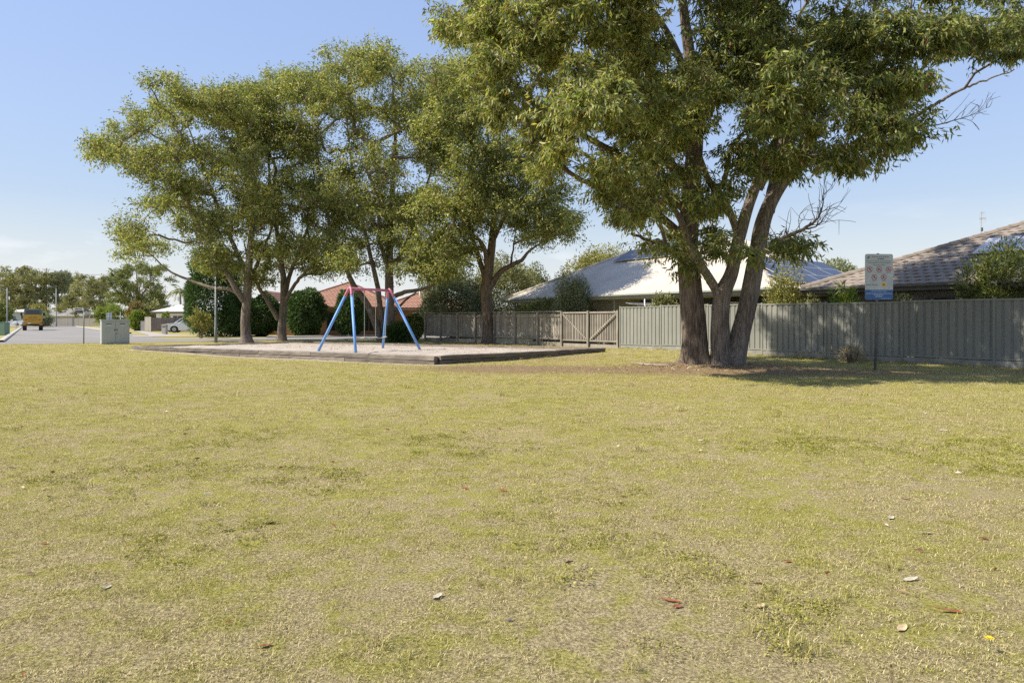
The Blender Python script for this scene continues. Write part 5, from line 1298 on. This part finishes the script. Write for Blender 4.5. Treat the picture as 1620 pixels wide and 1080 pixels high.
# hedges and conifers across the street
bush('conifer', 'tall dark green conifer behind the lamp post', 337, 54, 44, 412, 17000, (0.30, 0.09), 'hedge', 61, shape='cone', lump=0.14, cat='conifer')
bush('round_shrub', 'dark rounded shrub between the two leftmost park trees', 413, 55, 29, 468, 9000, (0.24, 0.1), 'hedge', 62, lump=0.12)
bush('round_shrub', 'large dark rounded shrub right of the second park tree', 483, 54, 29, 458, 11000, (0.24, 0.1), 'hedge', 63, lump=0.1)
bush('round_shrub', 'dark rounded shrub seen between the swing legs', 555, 54.5, 24, 457, 9000, (0.24, 0.1), 'hedge', 64, lump=0.1)
bush('round_shrub', 'dark shrub with dry patches between conifer and leftmost tree trunk', 372, 56.5, 20, 470, 6000, (0.26, 0.1), 'hedge', 60, lump=0.16)
bush('clipped_shrub', 'clipped green shrub at the left end of the timber fence', 655, 44.5, 15, 497, 4500, (0.16, 0.08), 'gumdark', 65, lump=0.12)
bush('leafy_shrub', 'bright yellow-green shrub left of the clipped shrub', 640, 45.5, 14, 512, 3000, (0.16, 0.07), 'bright', 66, lump=0.22)
bush('strappy_plant', 'dark grassy clump at the foot of the tallest park tree', 632, 40.2, 19, 516, 3500, (0.5, 0.035), 'hedge', 67, lump=0.2, openness=1)
bush('young_tree', 'small yellow-green leafed sapling in front of the dark conifer', 318, 49, 17, 493, 1300, (0.22, 0.1), 'golden', 68, lump=0.5, openness=1, ybot=522, cat='tree')
bush('clipped_shrub', 'bright green bush beyond the switch cabinet near the paling fence', 219, 84, 13, 491, 3500, (0.3, 0.14), 'bright', 69, lump=0.12)
bush('rusty_shrub', 'rust coloured shrub above the bright green bush', 216, 95, 13, 478, 2500, (0.4, 0.18), 'rust', 70, lump=0.25, openness=1)
bush('leafy_shrub', 'olive shrub between rusty shrub and white roofed house', 243, 96, 13, 478, 2600, (0.4, 0.18), 'olive', 71, lump=0.25, openness=1)
bush('leafy_shrub', 'small yellow-green plant above the brown paling fence', 262, 82, 6, 494, 900, (0.25, 0.12), 'bright', 72, lump=0.25)
# behind the fences
bush('feathery_shrub', 'tall grey-green feathery shrub behind the middle of the timber fence', 905, 34.6, 30, 434, 16000, (0.13, 0.04), 'sage', 73, lump=0.3, openness=1, depth=0.7, stems=9)
bush('dark_shrub', 'low dark shrub mass behind the timber fence under the cream roof', 868, 37.0, 55, 474, 5000, (0.14, 0.07), 'gumdark', 74, lump=0.18, depth=0.6)
bush('feathery_tree', 'pale grey-green tree between the terracotta house and the cream roof', 715, 50, 52, 430, 18000, (0.24, 0.08), 'sage', 75, lump=0.25, openness=1, cat='tree', stems=9)
bush('feathery_tree', 'pale olive tree left of the cream roof, behind the dark trunked tree', 800, 52, 62, 410, 22000, (0.24, 0.08), 'olive', 76, lump=0.25, openness=1, cat='tree', stems=9)
bush('feathery_tree', 'round topped tree left of the cream roof edge', 848, 60, 26, 424, 8000, (0.26, 0.1), 'sage', 77, lump=0.2, openness=1, cat='tree')
bush('treetop', 'golden olive tree rising behind the cream roof', 950, 62, 62, 392, 20000, (0.28, 0.1), 'golden', 78, lump=0.22, openness=1, cat='tree', depth=3)
bush('treetop', 'distant treetops between the cream roof and the grey tiled roof', 1322, 85, 40, 408, 9000, (0.42, 0.17), 'sage', 79, lump=0.25, openness=1, cat='tree', depth=4)
bush('leafy_shrub', 'yellow-green shrub over the steel fence left of the thick trunk', 1050, 30.0, 26, 462, 4600, (0.13, 0.055), 'olive', 80, lump=0.3, openness=1, depth=0.3)
bush('leafy_shrub', 'pale yellow-green shrub over the steel fence right of the forked tree', 1243, 25.3, 32, 424, 6500, (0.12, 0.04), 'golden', 81, lump=0.34, openness=1, depth=0.55, stems=8)
bush('leafy_plant', 'small olive plant over the steel fence beside the pale shrub', 1285, 24.6, 18, 460, 1500, (0.12, 0.04), 'olive', 82, lump=0.4, openness=1, depth=0.4)
bush('broadleaf_plant', 'bright green broad leaved plant over the fence left of the park sign', 1337, 23.2, 24, 460, 1500, (0.3, 0.075), 'bright', 83, lump=0.35, openness=1, depth=0.5, mat=M_LEAF)
bush('leafy_plant', 'low olive plant over the fence right of the park sign', 1428, 21.9, 22, 461, 1600, (0.12, 0.05), 'olive', 84, lump=0.35, openness=1, depth=0.4)
bush('bushy_shrub', 'dense green bushy shrub over the fence at the right edge', 1590, 19.9, 62, 402, 12500, (0.15, 0.045), 'gumdark', 85, lump=0.42, depth=0.75, stems=9, mat=M_LEAF, openness=0)
bush('dry_weed', 'dry straw coloured weed at the foot of the steel fence', 1346, 20.7, 24, 549, 700, (0.16, 0.012), 'straw', 86, lump=0.5, openness=1, depth=0.3, stems=14)

# ------------------------------------------------------------------ grass
WORN = [(gpx(px, py), r) for px, py, r in ((1320, 975, .30), (1235, 962, .22), (1290, 1000, .3), (715, 878, .28), (1390, 1000, .3), (1010, 965, .3), (900, 1010, .35), (1110, 1000, .35), (1450, 885, .25), (1180, 1045, .3), (1330, 1050, .3), (1000, 1040, .3), (200, 1010, .3), (60, 1040, .3), (560, 1020, .3), (760, 690, .5), (420, 720, .7), (1260, 780, .5), (160, 790, .5), (1450, 770, .5))]
def worn(x, y):
    w = np.zeros(np.shape(x))
    for p, r in WORN: w = np.maximum(w, np.exp(-(((x-p.x)/r)**2+((y-p.y)/r)**2)))
    return w
t = NT('grass_blades')
pos = t.coord('World')
at = t.n('ShaderNodeVertexColor', _layer_name='Col'); sp_ = t.n('ShaderNodeSeparateColor'); t.l(at.outputs[0], sp_.inputs[0])   # R random, G dryness bias
s = grass_colour(t, pos)
k = t.math('ADD', s, t.math('MULTIPLY', t.math('SUBTRACT', sp_.outputs[1], 0.5), 0.42))
gcol = t.ramp(sp_.outputs[0], [(0.0, (0.145, 0.16, 0.028)), (0.5, (0.32, 0.315, 0.055)), (1.0, (0.50, 0.465, 0.108))])
dcol = t.ramp(sp_.outputs[0], [(0.0, (0.195, 0.15, 0.07)), (0.5, (0.495, 0.42, 0.198)), (1.0, (0.78, 0.685, 0.375))])
c = t.mix(t.rng(k, 0.42, 0.62), dcol, gcol)
t.col(c); t.set(0.8, 0.06)
tr_ = t.n('ShaderNodeBsdfTranslucent'); t.l(c, tr_.inputs['Color']); ms = t.n('ShaderNodeMixShader'); ms.inputs[0].default_value = 0.3
t.l(t.b.outputs[0], ms.inputs[1]); t.l(tr_.outputs[0], ms.inputs[2]); t.l(ms.outputs[0], t.out.inputs[0]); M_GRASS = t.m
def tuft(name, seed, nb, rad, h, lean, w, dry):
    rng = np.random.default_rng(seed)
    r = rad*np.sqrt(rng.uniform(0, 1, nb)); a = rng.uniform(0, 6.283, nb)
    p = np.stack([r*np.cos(a), r*np.sin(a), np.full(nb, -0.006)], 1)
    hh = h*rng.uniform(0.45, 1.2, nb); az = rng.uniform(0, 6.283, nb); le = lean*rng.uniform(0.3, 1.3, nb)
    d = np.stack([np.cos(az)*le, np.sin(az)*le, np.ones(nb)], 1); d = unit(d)
    sd = np.stack([-np.sin(az), np.cos(az), np.zeros(nb)], 1); ww = (w*rng.uniform(0.6, 1.3, nb))[:, None]
    m = p+d*(hh*0.55)[:, None]; d2 = unit(d+np.stack([np.cos(az), np.sin(az), -0.6*np.ones(nb)], 1)*0.55); tp_ = m+d2*(hh*0.5)[:, None]
    v = np.stack([p-sd*ww/2, p+sd*ww/2, m+sd*ww*0.42, m-sd*ww*0.42, tp_], 1).reshape(-1, 3)
    i0 = (np.arange(nb)*5)[:, None]; tri = np.concatenate([i0+[0, 1, 2], i0+[0, 2, 3], i0+[3, 2, 4]], 1).ravel()
    col = np.zeros((nb, 3)); col[:, 0] = rng.uniform(0, 1, nb); col[:, 1] = np.where(rng.uniform(0, 1, nb) < dry, rng.uniform(0.0, 0.35, nb), rng.uniform(0.5, 1.0, nb))
    return bpy.data.objects.new(name, quick_mesh(name, v, tri, 3, M_GRASS, np.repeat(col, 5, axis=0)))
def weed(name, seed, nb, rad):
    rng = np.random.default_rng(seed); r = rad*np.sqrt(rng.uniform(0, 1, nb)); a = rng.uniform(0, 6.28, nb)
    p = np.stack([r*np.cos(a), r*np.sin(a), rng.uniform(0.005, 0.025, nb)], 1); d = np.stack([np.cos(a), np.sin(a), rng.uniform(-0.1, 0.5, nb)], 1)+rng.normal(0, 0.3, (nb, 3))
    col = np.zeros((nb, 3)); col[:, 0] = rng.uniform(0.0, 0.75, nb); col[:, 1] = rng.uniform(0.6, 1.0, nb)
    me = leaf_mesh(name, p, d, rng.uniform(0.008, 0.019, nb), rng.uniform(0.006, 0.012, nb), col, rng, M_GRASS); return bpy.data.objects.new(name, me)
src = bpy.data.collections.new('grass_sources')
for o in (tuft('tuft_a', 1, 60, 0.075, 0.020, 1.2, 0.0023, 0.45), tuft('tuft_b', 2, 60, 0.08, 0.016, 2.0, 0.0022, 0.75), tuft('tuft_c', 3, 52, 0.07, 0.025, 0.9, 0.0024, 0.2), tuft('tuft_d', 4, 64, 0.09, 0.012, 3.2, 0.0024, 0.85), tuft('tuft_e', 5, 40, 0.06, 0.10, 0.5, 0.004, 0.25), weed('tuft_f', 6, 70, 0.075)): src.objects.link(o)
rng = np.random.default_rng(77)
PX = []; SCL = []; IDX = []
for (ya, yb, dens, sc_, hs) in ((1.6, 4.5, 520, 1.0, 1.0), (4.5, 8, 330, 1.2, 1.0), (8, 13, 170, 1.6, 1.1), (13, 21, 75, 2.3, 1.25), (21, 37, 22, 3.6, 1.5)):
    wmax = yb*0.80+2.5; n = int(dens*(yb-ya)*2*wmax)
    x = rng.uniform(-wmax, wmax, n); y = rng.uniform(ya, yb, n)
    keep = np.abs(x) < y*0.80+2.5
    keep &= ~in_quad(x, y, SB, 0.12)
    fs_ = (x-f0.x)*N.x+(y-f0.y)*N.y; keep &= ~((fs_ > -0.02) & (x > 3.5))
    keep &= ~(((x-near0.x)*UP.x+(y-near0.y)*UP.y) > -0.1)
    keep &= (np.hypot(x-5.37, y-19.4) > 0.5) & (np.hypot(x-6.2, y-19.1) > 0.55)
    dm_ = dirt_mask(x, y); sm_ = sand_mask(x, y)
    keep &= rng.uniform(0, 1, n) > np.maximum(dm_*0.9, sm_*0.85)
    # thin, worn spots
    bare_n = np.array([mnoise.noise((a*1.1, b*1.1, 5.0))+0.5*mnoise.noise((a*3.1, b*3.1, 9.0)) for a, b in zip(x, y)]) if yb <= 13 else np.zeros(n)
    keep &= rng.uniform(0, 1, n) > np.clip((bare_n-0.24)*1.8+worn(x, y)*0.85, 0, 0.92)
    x, y = x[keep], y[keep]; bn = bare_n[keep]; n = len(x)
    idx = rng.choice(4, n, p=(0.32, 0.26, 0.2, 0.22))
    wn_ = np.array([mnoise.noise((a*0.8+20, b*0.8, 1.0)) for a, b in zip(x, y)]) if yb <= 8 else np.zeros(n)
    idx = np.where((wn_ > 0.15) & (rng.uniform(0, 1, n) < 0.07), 5, idx); idx = np.where(rng.uniform(0, 1, n) < 0.0008*(yb <= 13), 4, idx)
    PX.append(np.stack([x, y, gz(x, y)], 1)); h_ = hs*rng.uniform(0.7, 1.25, n)
    SCL.append(np.stack([sc_*rng.uniform(0.8, 1.2, n)]*2+[h_], 1)); IDX.append(idx)
# taller clumps that stand out in the foreground
tall = [gpx(px, py) for px, py in ((1205, 945), (1225, 935), (1245, 950), (1340, 940), (1325, 950), (1410, 895), (1405, 900), (820, 915), (760, 925), (1190, 1000), (1330, 1010), (1290, 1030), (1000, 1055), (985, 880), (870, 870))]
ft = [f0+D*rng.uniform(0, NB*BAY)-N*rng.uniform(0.06, 0.3) for _ in range(170)]
PX.append(np.array([(p.x, p.y, float(gz(p.x, p.y))) for p in ft])); SCL.append(rng.uniform(0.8, 1.7, (len(ft), 1))*np.ones((1, 3))); IDX.append(np.full(len(ft), 4))
PX.append(np.array([(p.x, p.y, 0) for p in tall])); SCL.append(np.full((len(tall), 3), 0.62)); IDX.append(np.full(len(tall), 4))
PX = np.concatenate(PX); SCL = np.concatenate(SCL); IDX = np.concatenate(IDX); n = len(PX)
gm = bpy.data.meshes.new('grass'); gm.vertices.add(n); gm.vertices.foreach_set('co', PX.astype(np.float32).ravel())
a = gm.attributes.new('scl', 'FLOAT_VECTOR', 'POINT'); a.data.foreach_set('vector', SCL.astype(np.float32).ravel())
a = gm.attributes.new('rot', 'FLOAT_VECTOR', 'POINT'); rt = np.zeros((n, 3), np.float32); rt[:, 2] = rng.uniform(0, 6.283, n); rt[:, :2] = rng.normal(0, 0.12, (n, 2)); a.data.foreach_set('vector', rt.ravel())
a = gm.attributes.new('pick', 'INT', 'POINT'); a.data.foreach_set('value', IDX.astype(np.int32))
gm.materials.append(M_GRASS); grass = mo('grass', gm); struct(grass, 'stuff'); tag(grass, 'short patchy dry lawn grass covering the reserve', 'grass')
ng = bpy.data.node_groups.new('grass_scatter', 'GeometryNodeTree')
ng.interface.new_socket('Geometry', in_out='INPUT', socket_type='NodeSocketGeometry'); ng.interface.new_socket('Geometry', in_out='OUTPUT', socket_type='NodeSocketGeometry')
gi = ng.nodes.new('NodeGroupInput'); go = ng.nodes.new('NodeGroupOutput'); ip = ng.nodes.new('GeometryNodeInstanceOnPoints'); ci = ng.nodes.new('GeometryNodeCollectionInfo')
ci.inputs['Collection'].default_value = src; ci.inputs['Separate Children'].default_value = True; ci.inputs['Reset Children'].default_value = True; ip.inputs['Pick Instance'].default_value = True
def na(nm, ty):
    q = ng.nodes.new('GeometryNodeInputNamedAttribute'); q.data_type = ty; q.inputs['Name'].default_value = nm; return q.outputs['Attribute']
nl = ng.links.new
nl(gi.outputs[0], ip.inputs['Points']); nl(ci.outputs[0], ip.inputs['Instance']); nl(na('pick', 'INT'), ip.inputs['Instance Index']); nl(na('rot', 'FLOAT_VECTOR'), ip.inputs['Rotation']); nl(na('scl', 'FLOAT_VECTOR'), ip.inputs['Scale']); nl(ip.outputs[0], go.inputs[0])
md = grass.modifiers.new('scatter', 'NODES'); md.node_group = ng

# ------------------------------------------------------------------ leaf litter, fallen things
PAL['litter'] = [(0.42, 0.33, 0.2), (0.26, 0.16, 0.08), (0.16, 0.09, 0.045), (0.55, 0.48, 0.36), (0.3, 0.12, 0.05)]
rng = np.random.default_rng(5)
pts = []
n = 22000; x = rng.uniform(-18, 18, n); y = rng.uniform(2.2, 30, n)
pr = np.clip(dirt_mask(x, y)*0.9, 0, 1)+0.085; k = (rng.uniform(0, 1, n) < pr) & (np.abs(x) < y*0.8+1.5) & ~in_quad(x, y, SB, 0.15) & (((x-f0.x)*N.x+(y-f0.y)*N.y < -0.05) | (x < 3.5))
x, y = x[k], y[k]
xt = rng.normal(5.8, 1.5, 2200); yt = rng.normal(18.9, 0.75, 2200); kt = (np.hypot(xt-5.37, yt-19.4) > 0.42) & (np.hypot(xt-6.2, yt-19.1) > 0.45); x = np.concatenate([x, xt[kt]]); y = np.concatenate([y, yt[kt]])
n2 = 1100; u = rng.uniform(0, 1, n2); w = rng.uniform(0.25, 1, n2); q = [SB[0].lerp(SB[1], a_).lerp(SB[3].lerp(SB[2], a_), b_) for a_, b_ in zip(u, w)]
P = np.concatenate([np.stack([x, y, gz(x, y)+0.014], 1), np.array([(p.x, p.y, 0.27) for p in q])])
n = len(P); a = rng.uniform(0, 6.28, n); d = np.stack([np.cos(a), np.sin(a), rng.normal(0, 0.12, n)], 1)
lit = mo('leaf_litter', leaf_mesh('leaf_litter', P, d, rng.uniform(0.022, 0.085, n), rng.uniform(0.009, 0.026, n), pick_cols('litter', n, rng), rng, M_LEAFD)); struct(lit, 'stuff'); tag(lit, 'scattered dry leaves and bark bits on the lawn and sand', 'leaf litter')
M_LDRY = {}
def fallen(px, py, ang, L_, W_, c, label, curl=0.12):
    """one curled dry leaf lying on the lawn: blade with midrib fold, and stalk"""
    L_ *= 0.85; W_ *= 0.8; p = gpx(px, py); nm = 'dry_leaf_%02d_%02d_%02d' % tuple(int(v*99) for v in c)
    m = M_LDRY.get(c) or M_LDRY.setdefault(c, paint(nm, c, 0.75, 0.25, 40, 0.2))
    o = thing('fallen_leaf', label, 'leaf', (p.x, p.y, float(gz(p.x, p.y))+0.007), ang, 'larger fallen leaves on the lawn')
    o.rotation_euler = (R.uniform(-0.3, 0.3), R.uniform(-0.15, 0.15), ang)
    k = 9; vs = []; fs = []
    for i in range(k):
        t_ = i/(k-1); w = W_*math.sin(math.pi*(0.06+0.9*t_))**0.8/2; z = curl*L_*(4*(t_-0.5)**2)*0.3
        for s_ in (-1, -0.5, 0, 0.5, 1): vs.append((L_*(t_-0.5), w*s_, z+abs(s_)**1.5*W_*0.14+R.uniform(-0.002, 0.002)))
    for i in range(k-1):
        for j_ in range(4): fs.append((i*5+j_, i*5+j_+1, i*5+6+j_, i*5+5+j_))
    mb = MB(); mb.add(vs, fs); mb.build('blade', m, o, True, fix=False)
    MB().tube([(-L_*0.49, 0, curl*L_*0.3), (-L_*0.62, 0.004, curl*L_*0.3), (-L_*0.72, 0.012, curl*L_*0.34)], [0.0016, 0.0013, 0.001], 5).build('stalk', m, o)
PALE = (0.43, 0.38, 0.285); TAN = (0.5, 0.38, 0.22); BRN = (0.16, 0.085, 0.04); RST = (0.27, 0.105, 0.05)
for a_ in ((361, 841, 0.6, .085, .04, PALE, 'pale bleached leaf lying left of centre in the foreground grass'), (168, 933, 1.2, .06, .035, PALE, 'small pale leaf low at the left of the lawn'), (430, 829, 0.2, .10, .045, BRN, 'dark brown curled leaf above the pale bleached leaf'), (797, 777, -0.3, .09, .04, RST, 'rusty leaf near the middle of the lawn'), (692, 944, 0.9, .07, .045, PALE, 'cream leaf in the bottom centre grass'), (1492, 681, 0.1, .13, .05, PALE, 'pale leaf far out on the lawn below the park sign'), (1464, 844, 0.0, .10, .03, PALE, 'slender white leaf on the right side of the lawn'), (1409, 820, 0.7, .08, .045, PALE, 'crumpled white leaf above the slender white leaf'), (1558, 853, 0.3, .07, .035, RST, 'orange-red leaf near the right edge of the lawn'), (1440, 916, 0.15, .10, .035, PALE, 'pale leaf beside the tall grass tuft at lower right'), (1197, 920, -0.2, .08, .025, TAN, 'tan leaf above the tall grass at lower right'), (1506, 966, -0.05, .15, .025, RST, 'long narrow red-brown leaf at lower right'), (1062, 948, -0.5, .10, .03, RST, 'red-brown leaf left of the tall grass at lower right'), (1072, 957, 0.4, .055, .03, RST, 'small red leaf just below the red-brown leaf at lower right'), (1204, 957, 0.5, .06, .04, TAN, 'tan crumpled leaf among the tall grass at lower right'), (1427, 992, 0.6, .08, .04, TAN, 'pale tan leaf near the bottom right bare patch'), (1246, 887, 0.3, .05, .03, RST, 'small red leaf in the grass right of centre'), (420, 1024, 0.6, .06, .03, RST, 'small rust leaf low at the left bottom'), (1432, 790, 0.0, .07, .03, TAN, 'small tan leaf far out on the right of the lawn')): fallen(*a_)
M_PETAL = paint('yellow_petal', (0.75, 0.55, 0.01), 0.6, 0.1, 30); M_STALK = paint('flower_stalk', (0.12, 0.16, 0.04), 0.6, 0.1, 9)
def flower(px, py, h, label):
    p = gpx(px, py+h*F/gpx(px, py).y*0.6); o = thing('yellow_flower', label, 'flower', (p.x, p.y, float(gz(p.x, p.y))), 0, 'yellow lawn flowers')
    MB().tube([(0, 0, 0), (0.004, 0, h*0.6), (0, 0, h)], 0.0015, 5).build('stalk', M_STALK, o)
    mb = MB()
    for k in range(14):
        a = 2*math.pi*k/14; b = a+0.2
        for rr_, zz in ((0.016, 0.003), (0.010, 0.007)): mb.add([(0, 0, h), (rr_*math.cos(a-0.16), rr_*math.sin(a-0.16), h+zz), (rr_*1.12*math.cos(a), rr_*1.12*math.sin(a), h+zz), (rr_*math.cos(a+0.16), rr_*math.sin(a+0.16), h+zz)], [(0, 1, 2, 3)])
    mb.build('petals', M_PETAL, o, fix=False)
flower(845, 771, 0.05, 'yellow daisy-like flower in the middle of the lawn'); flower(1565, 1016, 0.06, 'yellow daisy-like flower at the bottom right corner'); flower(1063, 657, 0.06, 'yellow flower far out on the lawn near the forked tree')
# fallen pale branch beside the thick trunk, small pots of debris at the fence foot
fb = gpx(1033, 580); br_ = thing('fallen_branch', 'pale bare fallen branch on the ground left of the thick trunk', 'branch', (fb.x, fb.y, float(gz(fb.x, fb.y))), 0)
M_PALEB = paint('bleached_branch', (0.45, 0.39, 0.32), 0.85, 0.15, 8)
MB().tube([(-0.35, 0.6, 0.06), (-0.2, 0.25, 0.05), (0.0, 0.0, 0.05), (0.3, -0.05, 0.04), (0.62, -0.08, 0.05)], [0.006, 0.014, 0.022, 0.02, 0.014], 7).build('stem', M_PALEB, br_, True)
for a_, b_ in (((-0.2, 0.25, 0.05), (-0.45, 0.3, 0.14)), ((0.05, 0, 0.05), (-0.2, -0.12, 0.05)), ((0.3, -0.05, 0.05), (0.4, 0.16, 0.10)), ((-0.28, 0.45, 0.05), (-0.2, 0.75, 0.10))):
    MB().tube([a_, (Vector(a_)+Vector(b_))/2+Vector((0.02, 0.02, 0.02)), b_], [0.009, 0.006, 0.003], 5).build('twig', M_PALEB, br_)
pb = gpx(1297, 566.5); rk = thing('terracotta_shard', 'small terracotta pot shard at the foot of the steel fence', 'pot shard', (pb.x, pb.y, float(gz(pb.x, pb.y))), 0.4)
MB().tube([(0, 0, -0.02), (0, 0, 0.09), (0.0, 0, 0.1), (0.0, 0, 0.13)], [0.055, 0.075, 0.09, 0.09], 12).build('pot', M_RTILE, rk)
SC.cycles.use_denoising = False
SC.cycles.use_adaptive_sampling = False
SC.cycles.sample_clamp_indirect = 4.0
